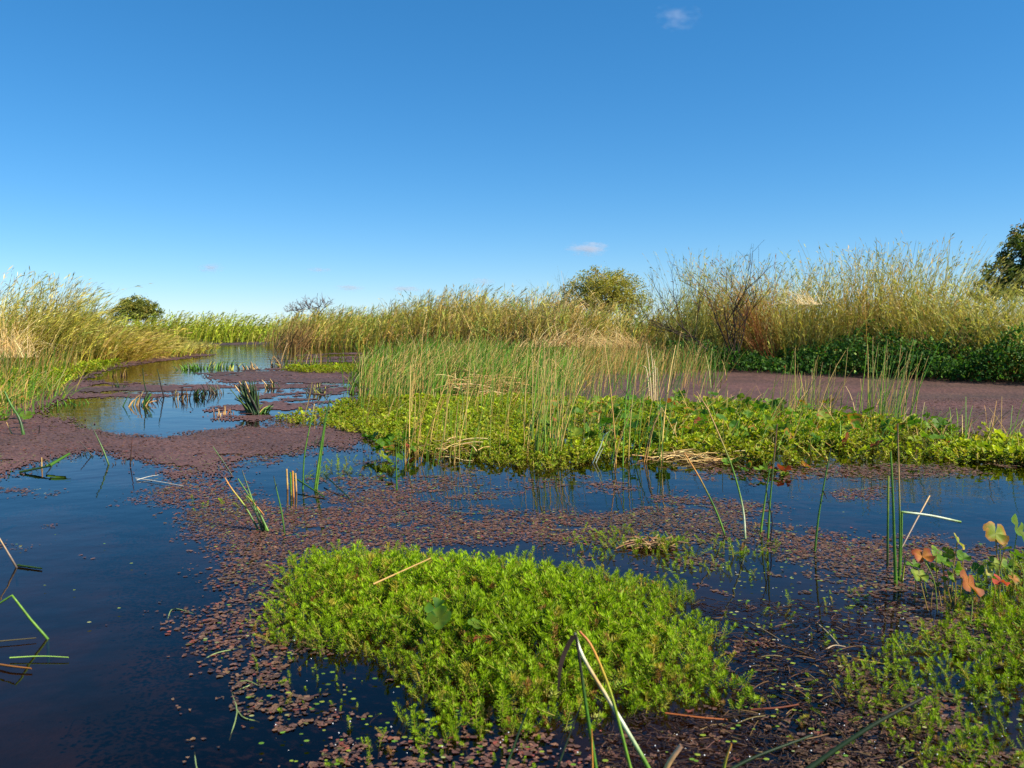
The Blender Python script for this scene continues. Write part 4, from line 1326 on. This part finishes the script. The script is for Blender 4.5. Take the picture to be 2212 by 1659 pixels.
for nm, lab, pl, n, sz, zr, ww in NB:
    w = np.array(wpoly(pl))
    x0, y0 = w.min(0)
    x1, y1 = w.max(0)
    pts = []
    while len(pts) < n:
        x, y = R.uniform(x0, x1), R.uniform(y0, y1)
        if inpoly(np.array([x]), np.array([y]), [tuple(q) for q in w])[0]:
            pts.append((x, y))
    c = w.mean(0)
    root = empty(nm, (float(c[0]), float(c[1]), 0))
    ww = np.array(ww, float)
    for (x, y) in pts:
        o = bpy.data.objects.new('leaf', NMESH[R.choice(14, p=ww / ww.sum())])
        C.objects.link(o)
        o.parent = root
        s = sz * R.uniform(.55, 1.2)
        o.location = (x - c[0], y - c[1], R.uniform(*zr))
        o.rotation_euler = (R.normal(.25, .4), R.normal(.2, .4), R.random() * 6.3)
        o.scale = (s, s, s)
    tag(root, lab, 'nardoo', 'nardoo beds')


# ------------------------------------------------------------------ single stems, measured one by one
def stem_part(root, pts, r, cols, dy=0.0, k=12, name='stem', sink=.05, flat=None, sharp=False, m=6, mat=None, taper=.45, parent=None):
    """pts: photograph points from the foot upwards; the foot stands on the water"""
    Y0 = float(G(*pts[0])[1]) if sink else float(root.location.y)     # raised pieces hang at the depth of their plant's foot
    n = len(pts)
    W = np.array([at(p[0], p[1], Y0 + dy * j / max(1, n - 1)) for j, p in enumerate(pts)])
    if sharp:
        seg = [np.linspace(W[j], W[j + 1], 5)[:-1] for j in range(n - 1)] + [W[-1:]]
        CL = np.concatenate(seg)
    else:
        CL = bspline(W, k)
    if sink:
        CL = np.concatenate([[CL[0] - [0, 0, sink]], CL])
    kk = len(CL)
    t = np.linspace(0, 1, kk)
    cols = np.array(cols)
    cc = np.stack([np.interp(t, np.linspace(0, 1, len(cols)), cols[:, j]) for j in range(3)], -1)
    cc = cc * R.uniform(.92, 1.08, (kk, 1))
    b = MB()
    if flat:
        v, f, _ = strip(CL[None], np.array([[flat[0], flat[1], flat[2]]], float), (r * 2 * (1 - .7 * t ** 2))[None], cols[:1], cols[:1])
        b.add(v, f, np.repeat(cc, 2, 0))
    else:
        v, f, _ = tube(CL[None], (r * (1 - (1 - taper) * t))[None], cols[:1], cols[:1], m)
        b.add(v, f, np.repeat(cc, m, 0))
    return b.build(name, mat or M_stem, parent or root, loc=np.array(root.location))


def lying(root, p0, p1, r, col, z0=.006, z1=.006, bow=.0, name='straw'):
    A, B = G(p0[0], p0[1], z0), G(p1[0], p1[1], z1)
    mid = (A + B) / 2 + np.array([0, bow, abs(bow) * .3])
    CL = bspline([A, mid, B], 8)
    b = MB()
    c = np.array(col)[None]
    b.add(*tube(CL[None], np.linspace(r, r * .7, 8)[None], c, c * .9, 5))
    return b.build(name, M_straw, root, loc=np.array(root.location))


def plant(name, label, px, py, cat, group=None):
    p = G(px, py)
    return tag(empty(name, (float(p[0]), float(p[1]), 0)), label, cat, group)


g1, g2, gd, gy_ = lin(70, 112, 34), lin(98, 138, 40), lin(40, 62, 28), lin(150, 160, 50)
tn, og, dk, wh, gr = lin(196, 158, 96), lin(206, 140, 62), lin(44, 36, 30), lin(218, 226, 190), lin(130, 112, 94)
GS = 'single rushes standing in the water'

t_ = plant('rush_clump', 'leaning clump of green rushes with two orange stalks in the azolla', 572, 1146, 'rush', GS)
stem_part(t_, [(579, 1147), (555, 1098), (514, 1034)], .0042, [g2, g1, g1], .05)
stem_part(t_, [(566, 1147), (545, 1080), (523, 1016)], .0036, [gd, g1, g1, dk], .06)
stem_part(t_, [(559, 1146), (530, 1095), (500, 1055), (486, 1032)], .0036, [gd, g1, gy_, og, og], .04)
stem_part(t_, [(572, 1147), (548, 1100), (520, 1058)], .0036, [gd, gd, dk], .0)
st_ = stem_part(t_, [(575, 1147), (560, 1110), (538, 1068)], .0030, [g1, gd, g2], -.02)
stem_part(t_, [(534, 1072), (551, 1090), (570, 1112)], .0028, [g2, og, og], .01, sink=0, name='broken_tip', parent=st_)
t_ = plant('rush', 'lone dark rush with a small side sprig right of the leaning clump', 615, 1153, 'rush', GS)
st_ = stem_part(t_, [(615, 1154), (608, 1105), (598, 1060), (591, 1028)], .0030, [gd, g1, g1, dk], .03)
stem_part(t_, [(598, 1046), (592, 1058)], .0014, [dk, dk], .0, sink=0, name='side_sprig', parent=st_)
t_ = plant('rush_clump', 'pair of tall rushes with cut tan stubs beside them', 672, 1057, 'rush', GS)
stem_part(t_, [(680, 1057), (688, 1000), (702, 910), (713, 862)], .0052, [g1, g2, g1, gd], .05)
stem_part(t_, [(684, 1057), (694, 985), (705, 900)], .0040, [g2, g1, g1], .05)
stem_part(t_, [(654, 1057), (658, 980), (674, 900), (679, 872)], .0036, [g1, g1, g2, tn], .05)
for xx_, yb, yt, cc_ in ((634, 1074, 1017, og), (640, 1062, 1022, tn), (621, 1057, 1013, tn), (629, 1070, 1020, g2)):
    stem_part(t_, [(xx_, yb), (xx_ - 2, yt)], .0040, [lin(150, 80, 50), cc_, cc_], 0, 4, taper=.9, name='stub')
stem_part(t_, [(676, 920), (690, 914), (713, 909)], .0016, [dk, dk, dk], 0, sink=0, name='bent_blade')
lying(t_, (643, 1036), (701, 1074), .0036, g1, .03, .004, name='fallen_stem')
lying(t_, (700, 1024), (757, 1078), .0030, gd * 1.4, .03, .004, name='fallen_stem')
t_ = plant('rush_clump', 'four thick green rushes beside the nardoo with a white broken blade', 1938, 1258, 'rush', GS)
stem_part(t_, [(1935, 1262), (1932, 1180), (1929, 1080), (1924, 975)], .0052, [g2, g1, g1, g1, g2], .02)
stem_part(t_, [(1942, 1252), (1944, 1150), (1942, 1050), (1939, 915)], .0036, [g2, g1, g1, tn, lin(120, 90, 70)], .02)
stem_part(t_, [(1917, 1225), (1918, 1120), (1919, 1028)], .0034, [dk, g1, gy_], .02, taper=.8)
stem_part(t_, [(1944, 1240), (1947, 1170), (1948, 1105)], .0036, [g2, g1, g2], .0, taper=.8)
stem_part(t_, [(1949, 1254), (1956, 1200)], .0030, [gy_, gy_], .0)
stem_part(t_, [(1944, 1190), (1976, 1130), (2008, 1071)], .0030, [lin(90, 66, 54), gr, tn], .12, taper=.8, name='dry_stalk')
stem_part(t_, [(1947, 1106), (2010, 1114), (2076, 1128)], .0030, [g2, wh, wh, wh, g2], -.03, sink=0, taper=1.0, name='broken_blade')
t_ = plant('rush', 'single rush leaning right with a dark notch half way up', 1760, 1190, 'rush', GS)
st_ = stem_part(t_, [(1760, 1191), (1769, 1110), (1783, 1030), (1795, 968)], .0036, [g1, g1, g1, g1, dk], .03)
stem_part(t_, [(1778, 1060), (1786, 1078)], .0022, [dk, dk], .0, sink=0, name='notch', parent=st_)
t_ = plant('rush_clump', 'two straight rushes with a curled black dead blade', 1652, 1156, 'rush', GS)
stem_part(t_, [(1643, 1150), (1651, 1090), (1663, 1012)], .0042, [g2, g2, g1], .02)
stem_part(t_, [(1659, 1163), (1663, 1090), (1672, 990), (1679, 915)], .0036, [g2, g2, g1, lin(120, 84, 60), lin(120, 84, 60)], .02)
stem_part(t_, [(1664, 1170), (1668, 1125), (1660, 1085), (1653, 1040)], .0022, [dk, dk, dk], -.01, name='dead_blade')
stem_part(t_, [(1643, 1160), (1630, 1128)], .0022, [g1, tn], .0, name='side_blade')
t_ = plant('rush', 'rush arching far to the left out of the milfoil', 1567, 1157, 'rush', GS)
stem_part(t_, [(1567, 1158), (1545, 1100), (1510, 1030), (1478, 978)], .0036, [g2, g2, g1, og, og], .05)
t_ = plant('rush', 'long rush curving up and left to a bent tan tip', 1610, 1163, 'rush', GS)
st_ = stem_part(t_, [(1610, 1164), (1605, 1100), (1585, 1020), (1557, 948), (1530, 885)], .0036, [g2, wh * .9, g2, g2, tn, tn], .08, 16)
stem_part(t_, [(1530, 885), (1505, 846)], .0020, [tn, tn], .0, sink=0, name='bent_tip', parent=st_)
t_ = plant('bent_reed', 'pale dry reed folded to a sharp peak over the straw litter', 1391, 998, 'reed', GS)
stem_part(t_, [(1391, 998), (1405, 935), (1429, 880), (1462, 943)], .0034, [og, tn, tn, tn], .02, sharp=True)
stem_part(t_, [(1396, 998), (1410, 930), (1430, 882)], .0026, [tn, tn], .0, sink=0)
t_ = plant('bleached_reeds', 'white bleached stalks standing tall in the rushes behind the island', 1408, 862, 'reed', GS)
for dx_, tp in ((0, 742), (6, 752), (10, 775), (-5, 790), (14, 800)):
    stem_part(t_, [(1408 + dx_ * .8, 866), (1403 + dx_ * 1.2, 800), (1396 + dx_ * 1.6, tp)], .0055, [STRAW, lin(225, 205, 160), STRAW], .05)
t_ = plant('broken_reed', 'white peeled stalk slumped at the front of the island', 1280, 1000, 'reed', GS)
stem_part(t_, [(1280, 1000), (1297, 965), (1305, 940), (1318, 930)], .0034, [wh, wh, wh, g2], .0, sharp=True)
stem_part(t_, [(1287, 1000), (1302, 968)], .0024, [wh, wh], .0)
t_ = plant('rush', 'green rush blade folded into a tent over the dark water', 103, 1380, 'rush', GS)
stem_part(t_, [(103, 1380), (66, 1338), (26, 1286), (-12, 1310), (-40, 1330)], .0032, [g1, g2, g2, g1, g1], -.02, sharp=True)
t_ = plant('dry_reed', 'grey dry stalk leaning out of the water at the left edge', 36, 1225, 'reed', GS)
stem_part(t_, [(36, 1226), (16, 1192), (-6, 1155)], .0036, [dk, gr, tn], .0)
lying(t_, (38, 1221), (90, 1228), .0034, gd * 1.5, .004, .004, name='floating_blade')
t_ = plant('rush', 'short rush leaning left with its rippled reflection below', 235, 1002, 'rush', GS)
stem_part(t_, [(235, 1004), (222, 970), (203, 930)], .0052, [gd, g1, gd], .03)
stem_part(t_, [(199, 984), (172, 953)], .0034, [dk, dk], .0)
t_ = plant('rush', 'thin dark rush standing alone in the left pool', 281, 1002, 'rush', GS)
stem_part(t_, [(281, 1003), (286, 945)], .0034, [dk, lin(96, 60, 50)], .0)
t_ = plant('rush', 'short green rush leaning left on the central azolla', 502, 1026, 'rush', GS)
stem_part(t_, [(502, 1028), (484, 1000), (460, 965)], .0036, [dk, gd, g1], .02)
t_ = plant('fallen_rush', 'folded green rush blades lying at the edge of the left azolla', 110, 1005, 'rush', GS)
lying(t_, (43, 1020), (110, 1006), .006, gd * 1.4, .004, .03, name='fallen_stem')
lying(t_, (107, 1006), (150, 980), .008, g1, .03, .06, name='fallen_stem')
lying(t_, (100, 1008), (140, 985), .006, g2, .02, .05, name='fallen_stem')
stem_part(t_, [(90, 1010), (90, 988)], .005, [tn, tn], 0, 4, name='stub')
stem_part(t_, [(112, 1008), (98, 992)], .004, [gd, gd], 0, 4, name='stub')
t_ = plant('rush', 'dark green stalk leaning over the mud at the left margin', 50, 939, 'rush', GS)
stem_part(t_, [(51, 940), (42, 905), (24, 875), (10, 846)], .011, [g1, gd, g1, g1], .05)
stem_part(t_, [(26, 938), (14, 912)], .006, [tn, tn], 0, 4, name='stub')
stem_part(t_, [(84, 938), (86, 918)], .005, [dk, dk], 0, 4, name='stub')
t_ = plant('rush', 'thin upright stem crossing the mat below the green strip', 300, 860, 'rush', GS)
stem_part(t_, [(322, 862), (312, 830), (308, 795)], .0075, [dk, gd, gd], 0)
stem_part(t_, [(354, 858), (346, 825), (340, 797)], .0075, [dk, dk, gd], 0)
t_ = plant('reed', 'lone rush standing in the azolla before the island', 857, 1060, 'rush', GS)
stem_part(t_, [(857, 1060), (856, 1010), (855, 965)], .0034, [g1, g1, gd], .02)
lying(t_, (844, 1026), (862, 994), .0030, tn, .01, .09, name='dry_stalk')

# dark rush tussock standing in the red mat, and the rows of cut stubs
def blade_tussock(name, label, px, py, n, hpx, wpx, pal, w, az0, lean, bend, wpxl, group, cat='tussock', short=.4, azs=.6):
    p = G(px, py)
    s_ = p[1] / F
    root = empty(name, (float(p[0]), float(p[1]), 0))
    for q in range(n):
        base = np.array([[p[0] + R.normal(0, wpx * s_ * .3), p[1] + R.normal(0, wpx * s_ * .3), -.02]])
        h = hpx * s_ * R.uniform(short, 1.05)
        CL = curves(base, np.array([h]), np.array([az0 + R.normal(0, azs)]), np.array([abs(lean + R.normal(0, .14))]), np.array([bend + R.normal(0, .2)]), 5)
        c = pick(1, pal, w)
        b = MB()
        b.add(*tube(CL, np.linspace(1, .35, 5)[None] * wpxl * s_ * R.uniform(.35, .6), c, c * 1.15, 4))
        b.build('blade', M_stem, root, loc=np.array(root.location))
    return tag(root, label, cat, group)


blade_tussock('rush_tussock', 'dark leaning stump of rush blades in the middle of the red mat', 554, 892, 70, 78, 22, [gd, lin(52, 66, 34), lin(70, 88, 40), tn, dk], [5, 4, 2, .5, 2], 3.0, .34, .05, 5.0, 'tussocks in the red mat', short=.55, azs=.3)
blade_tussock('rush_tussock', 'green leaves spilling off the right of the dark stump', 563, 892, 26, 34, 24, [g1, gd, g2, tn], [4, 3, 2, 1], .1, .35, .6, 4.0, 'tussocks in the red mat')
STUBS = [
    (298, 876, 16, 34, 26, 'ragged green and brown stubs in the left pool', [gd, g1, tn, dk]), (258, 838, 7, 20, 12, 'tiny dark stubs near the brown reflection', [dk, gd]),
    (330, 866, 5, 22, 12, 'pair of brown stubs right of the ragged ones', [dk, lin(110, 80, 60)]), (392, 862, 9, 28, 18, 'tan and brown stubs at the top of the pool', [tn, dk, BRN]),
    (425, 858, 14, 26, 22, 'mixed green stubs leaning at the pool head', [g1, tn, gd, dk]), (458, 850, 16, 26, 26, 'dark grassy stubs in the middle of the red mat', [dk, gd, lin(90, 74, 54)]),
    (480, 896, 12, 22, 28, 'reddish cut stubs left of the dark stump', [lin(150, 100, 70), tn, lin(110, 74, 54)]), (588, 838, 9, 22, 20, 'short stubs behind the dark stump', [dk, gd, tn]),
    (418, 798, 26, 16, 34, 'low green tuft at the far edge of the red mat', [g1, gd, g2]), (475, 797, 26, 20, 44, 'long green tuft on the far red mat', [g1, gd, OLV]),
    (540, 797, 10, 16, 24, 'brown stubs on the far red mat', [dk, tn]), (600, 792, 6, 34, 10, 'tall stub left of the green strip', [dk, BRN]),
    (690, 960, 8, 26, 18, 'dark bent stubs left of the tall rush pair', [dk, gd]), (252, 812, 8, 16, 18, 'dark tuft at the edge of the channel reflection', [dk, BRN]),
    (690, 850, 14, 26, 24, 'grassy tuft at the head of the central pool', [gd, OLV, dk]), (150, 875, 14, 20, 40, 'weedy tuft at the lower left bank', [g1, gd, g2]),
    (580, 960, 4, 14, 10, 'two black stubs in the narrow water strip', [dk]), (270, 1000, 14, 16, 44, 'dark soggy litter around the short leaning rush', [dk, lin(74, 54, 44), gd]),
    (185, 985, 12, 14, 34, 'black matted blades at the corner of the left azolla', [dk, gd]), (650, 1040, 10, 14, 40, 'small weeds round the tan cut stubs', [g1, gd]),
]
for (px, py, n, hp, wp, lab, pal) in STUBS:
    blade_tussock('stub_tuft', lab, px, py, int(n * 1.7), hp * 1.15, wp * 1.7, pal, np.ones(len(pal)), R.uniform(0, 6.3), .25, .35, 3.2, 'cut stubs and tufts')

# foreground stems rising from below the frame
GF = 'stems in front of the camera'
t_ = plant('rush', 'pale streaked green stem leaning left across the foreground milfoil', 1430, 1740, 'rush', GF)
stem_part(t_, [(1440, 1745), (1401, 1659), (1332, 1540), (1262, 1424), (1241, 1366)], .0034, [g2, g2, g2, wh, tn, wh, dk], .05, 18, taper=.6)
t_ = plant('rush', 'thinner green stem with an orange tip beside the pale streaked one', 1380, 1740, 'rush', GF)
stem_part(t_, [(1385, 1745), (1362, 1659), (1338, 1565), (1316, 1486), (1279, 1398), (1252, 1364)], .0023, [g2, g2, g2, gy_, og, lin(170, 90, 50)], .05, 18, taper=.7)
t_ = plant('rush', 'upright dark green stem with a withered black top', 1296, 1740, 'rush', GF)
st_ = stem_part(t_, [(1300, 1745), (1287, 1659), (1265, 1518), (1254, 1440), (1244, 1372)], .0032, [g1, g1, g1, dk, dk], .02, 16, taper=.5)
stem_part(t_, [(1240, 1372), (1222, 1405), (1211, 1440), (1206, 1492)], .0042, [dk, lin(70, 54, 50), dk], .0, sink=0, name='withered_blade', parent=st_, flat=(1, .2, .1), mat=M_straw)
t_ = plant('rush', 'dark green stem leaning right at the bottom of the view', 1070, 1740, 'rush', GF)
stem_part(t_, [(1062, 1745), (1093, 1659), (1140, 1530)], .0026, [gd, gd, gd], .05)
t_ = plant('rush', 'thin dark stem crossing behind the withered top', 1190, 1740, 'rush', GF)
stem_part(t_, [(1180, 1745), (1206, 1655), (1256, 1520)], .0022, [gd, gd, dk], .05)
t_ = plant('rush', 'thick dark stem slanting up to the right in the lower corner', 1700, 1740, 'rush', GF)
stem_part(t_, [(1640, 1745), (1749, 1659), (1880, 1570), (1998, 1506)], .0050, [gd * .6, gd * .6, gd * .6, dk], .06, 14)  # stem green darkened to paint in the shade of this corner
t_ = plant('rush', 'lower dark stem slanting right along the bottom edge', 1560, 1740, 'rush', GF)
stem_part(t_, [(1480, 1735), (1600, 1650), (1755, 1588)], .0036, [gd * .6, gd * .6, gd * .7], .06)  # same painted shade: green darkened along the whole stem
t_ = plant('rush', 'short bright green tip at the bottom edge', 1562, 1740, 'rush', GF)
stem_part(t_, [(1556, 1745), (1564, 1659), (1580, 1606)], .0030, [g2, g2, og], .0)
t_ = plant('dry_reed', 'broken tan stalk end at the bottom edge', 1425, 1730, 'reed', GF)
stem_part(t_, [(1415, 1740), (1440, 1659), (1472, 1610)], .0040, [tn, tn, lin(190, 150, 120)], .0, taper=.9)
t_ = plant('dry_reed', 'slim orange stalk beside the upright dark stem', 1284, 1740, 'reed', GF)
stem_part(t_, [(1282, 1745), (1280, 1659), (1278, 1575)], .0018, [og, og, og], .0)

t_ = plant('reed_clump', 'unseen reed clump added past the right edge to shade the lower right corner', 2330, 1760, 'reeds', GF)  # added out of view so that its shadow falls on the corner
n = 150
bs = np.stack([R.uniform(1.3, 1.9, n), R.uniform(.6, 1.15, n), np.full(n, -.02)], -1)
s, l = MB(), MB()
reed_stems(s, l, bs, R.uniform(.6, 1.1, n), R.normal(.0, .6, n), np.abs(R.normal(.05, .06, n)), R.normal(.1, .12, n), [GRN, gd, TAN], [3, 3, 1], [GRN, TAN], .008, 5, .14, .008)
s.build('stems', M_reed, t_, loc=np.array(t_.location))['kind'] = 'stuff'
l.build('blades', M_reed, t_, loc=np.array(t_.location))['kind'] = 'stuff'

# loose straws and blades
LO = [
    ((1437, 1541), (1571, 1555), .0022, lin(166, 96, 50), 'reddish straw lying on the water below the milfoil patch'),
    ((1620, 1344), (1688, 1384), .0018, lin(150, 128, 96), 'bent grey straw in the dark channel'),
    ((1765, 1346), (1812, 1393), .0016, lin(190, 174, 130), 'pale straw stuck in the channel weeds'),
    ((1841, 1424), (1945, 1440), .0020, lin(176, 160, 70), 'yellow straw floating in the shaded channel'),
    ((1784, 1403), (1826, 1397), .0016, lin(180, 160, 130), 'short whitish twig in the channel'),
    ((1620, 1533), (1735, 1520), .0020, lin(120, 66, 44), 'dark red stalk lying right of the milfoil patch'),
    ((21, 1421), (148, 1420), .0016, lin(150, 190, 90), 'light green blade floating flat at the left edge'),
    ((-10, 1434), (68, 1444), .0024, lin(150, 100, 50), 'brown stalk floating below the light green blade'),
    ((293, 1033), (396, 1050), .0020, lin(220, 216, 200), 'white straw floating on the blue pool'),
    ((295, 1037), (342, 1026), .0016, lin(210, 206, 190), 'short white straw crossing the longer one'),
    ((-10, 1386), (78, 1378), .0016, lin(90, 84, 60), 'dark root floating behind the bent blade'),
    ((1960, 1395), (2010, 1405), .0016, lin(190, 170, 110), 'curled pale blade in the right weeds'),
    ((1680, 1392), (1760, 1420), .0014, lin(130, 96, 60), 'fine brown twig in the channel'),
    ((1700, 1600), (1790, 1585), .0016, lin(110, 84, 56), 'brown twig in the shaded water at the bottom'),
]
for p0, p1, r_, c_, lab in LO:
    t_ = plant('floating_straw', lab, (p0[0] + p1[0]) / 2, (p0[1] + p1[1]) / 2, 'straw', 'loose straws on the water')
    lying(t_, p0, p1, r_, c_, bow=R.normal(0, .008))
t_ = plant('loose_straw', 'tan straw resting on top of the foreground milfoil', 868, 1262, 'straw', 'loose straws on the water')
lying(t_, (806, 1262), (930, 1206), .0022, tn, .075, .08)
t_ = plant('brown_leaf', 'dead brown curled leaf on the foreground milfoil', 1046, 1440, 'leaf', 'loose straws on the water')
b = MB()
cpt = at(1046, 1388, G(1046, 1440)[1])
for a0, ln in ((2.9, .022), (.6, .02), (1.4, .024), (-.5, .014)):
    v, f, c = leaflet_arrays(ln, .5, a0, R, lin(110, 60, 36), lin(140, 76, 40))
    b.add(v * [1, 1, 1.4] + cpt, f, c)
b.build('blade', M_nardoo, t_, loc=np.array(t_.location))

# submerged trailing stems seen through the dark water
t_ = plant('trailing_waterweed', 'submerged pale green stems looping out of the azolla at lower left', 520, 1500, 'water plant')
for pts in ([(575, 1490), (530, 1470), (500, 1490), (512, 1535), (495, 1600)], [(560, 1560), (520, 1545), (505, 1500), (540, 1480)], [(430, 1330), (375, 1315), (360, 1345)], [(520, 1400), (470, 1410), (440, 1425)], [(420, 1625), (425, 1660), (440, 1690)]):
    W = np.array([G(p[0], p[1], -.002 + .004 * (j % 2)) for j, p in enumerate(pts)])
    b = MB()
    c = lin(120, 138, 80)[None]
    b.add(*tube(bspline(W, 14)[None], np.full((1, 14), .0012), c, c, 4))
    b.build('stem', M_stem, t_, loc=np.array(t_.location))

# fine dark roots and dead hair-like weed in the channel
b = MB()
n = 2600
p = G(R.uniform(1300, 2020, n), R.uniform(1300, 1740, n))
px, py = proj(p)
k = ~inpoly(px, py, FGP) & ~((px > 1950) & (py < 1520))
p = p[k]
n = len(p)
a = R.uniform(0, 6.3, n)
L = R.uniform(.008, .045, n)
t5 = np.linspace(-.5, .5, 5)
CL = p[:, None] + np.stack([np.cos(a)[:, None] * t5 * L[:, None] + R.normal(0, .003, (n, 5)), np.sin(a)[:, None] * t5 * L[:, None] + R.normal(0, .003, (n, 5)), np.full((n, 5), .003) + R.random((n, 1)) * .006], -1)
c = pick(n, [lin(60, 44, 40), lin(84, 62, 52), lin(48, 36, 36), lin(110, 90, 64)], [3, 2, 3, .7])
b.add(*tube(CL, np.full((n, 5), .0007) * R.uniform(.5, 1.6, (n, 1)), c, c, 3))
tag(b.build('root_hairs', M_bark), 'fine dark roots and dead weed on the water between the patches', 'roots', None, 'stuff')

# near-white specks: sun glints on wet droplets, painted as plain colour
b = MB()
n = 420
p = G(R.uniform(560, 2212, n), R.uniform(1150, 1659, n))
px, py = proj(p)
dd_ = cover(p[:, 0], p[:, 1], AZ)
p = p[(dd_ > .1) & (R.random(n) < np.where(px > 1250, .9, .45))]
n = len(p)
p[:, 2] = R.uniform(.008, .02, n)
r_ = R.uniform(.0006, .0016, n)
oc = np.array([[1, 0, 0], [0, 1, 0], [-1, 0, 0], [0, -1, 0], [0, 0, 1], [0, 0, -1]], float)
of = np.array([[0, 1, 4], [1, 2, 4], [2, 3, 4], [3, 0, 4], [1, 0, 5], [2, 1, 5], [3, 2, 5], [0, 3, 5]])
V = p[:, None] + oc[None] * r_[:, None, None]
b.add(V.reshape(-1, 3), (of[None] + (np.arange(n) * 6)[:, None, None]).reshape(-1, 3), lin(235, 238, 240))
tag(b.build('droplet_glints', M_straw), 'near white droplet specks with sun glints painted as colour on the wet weed', 'droplets', None, 'stuff')


# ------------------------------------------------------------------ small clouds
def cloudmat(name, dens):
    m, N, Lk, out = newmat(name)
    tc = N.new('ShaderNodeTexCoord')
    ln = N.new('ShaderNodeVectorMath')
    ln.operation = 'LENGTH'
    Lk.new(tc.outputs['Object'], ln.inputs[0])
    nz = N.new('ShaderNodeTexNoise')
    nz.inputs['Scale'].default_value = 2.2
    nz.inputs['Detail'].default_value = 5
    oi = N.new('ShaderNodeObjectInfo')
    va = N.new('ShaderNodeVectorMath')
    va.operation = 'ADD'
    Lk.new(tc.outputs['Object'], va.inputs[0])
    Lk.new(oi.outputs['Location'], va.inputs[1])
    Lk.new(va.outputs[0], nz.inputs['Vector'])
    s1 = N.new('ShaderNodeMath')
    s1.operation = 'SUBTRACT'
    s1.inputs[0].default_value = 0.95
    Lk.new(ln.outputs['Value'], s1.inputs[1])
    s2 = N.new('ShaderNodeMath')
    s2.operation = 'MULTIPLY_ADD'
    s2.inputs[1].default_value = 2.4
    s2.inputs[2].default_value = -1.45
    Lk.new(nz.outputs['Fac'], s2.inputs[0])
    s3 = N.new('ShaderNodeMath')
    s3.operation = 'ADD'
    Lk.new(s1.outputs[0], s3.inputs[0])
    Lk.new(s2.outputs[0], s3.inputs[1])
    mr = N.new('ShaderNodeMapRange')
    mr.inputs['From Min'].default_value = 0.0
    mr.inputs['From Max'].default_value = 0.8
    mr.inputs['To Min'].default_value = 0.0
    mr.inputs['To Max'].default_value = dens
    Lk.new(s3.outputs[0], mr.inputs['Value'])
    pv = N.new('ShaderNodeVolumePrincipled')
    pv.inputs['Color'].default_value = (0.86, 0.86, 0.92, 1)
    pv.inputs['Anisotropy'].default_value = 0.2
    Lk.new(mr.outputs[0], pv.inputs['Density'])
    Lk.new(pv.outputs[0], out.inputs['Volume'])
    return m


M_cloud, M_wisp = cloudmat('cloud', 0.02), cloudmat('wisp', 0.0035)
bm_v, bm_f = [], []
nu, nv = 16, 8
for j in range(nv + 1):
    for i_ in range(nu):
        a, e = i_ * 2 * math.pi / nu, -math.pi / 2 + j * math.pi / nv
        bm_v.append((math.cos(a) * math.cos(e), math.sin(a) * math.cos(e), math.sin(e)))
for j in range(nv):
    for i_ in range(nu):
        bm_f.append((j * nu + i_, j * nu + (i_ + 1) % nu, (j + 1) * nu + (i_ + 1) % nu, (j + 1) * nu + i_))
cb = MB()
cb.add(np.array(bm_v), np.array(bm_f), (1, 1, 1))
cme = cb.mesh('cloud', M_cloud)
wme = cb.mesh('cloud', M_wisp)
for (px, py, wp, hp, lab) in [(1462, 38, 95, 44, 'thin white wisp near the top of the sky'), (1272, 537, 90, 28, 'small pinkish cloud above the round central tree'), (456, 579, 56, 20, 'tiny mauve cloud over the left channel'),
                              (757, 622, 62, 13, 'flat grey cloud streak low over the bare treetops'), (875, 624, 76, 12, 'faint flat cloud right of the low streak'), (1042, 608, 52, 16, 'faint cloud patch above the middle reeds'), (690, 583, 50, 10, 'barely visible streak above the low clouds')]:
    Yd = 4000.0
    o = bpy.data.objects.new('cloud', wme if py < 100 else cme)
    C.objects.link(o)
    q = at(px, py, Yd)
    o.location = tuple(float(v_) for v_ in q)
    sx_ = wp * Yd / F / 2 * 1.25
    o.scale = (sx_, sx_ * .6, hp * Yd / F / 2 * 1.4)
    tag(o, lab, 'cloud', 'small clouds')
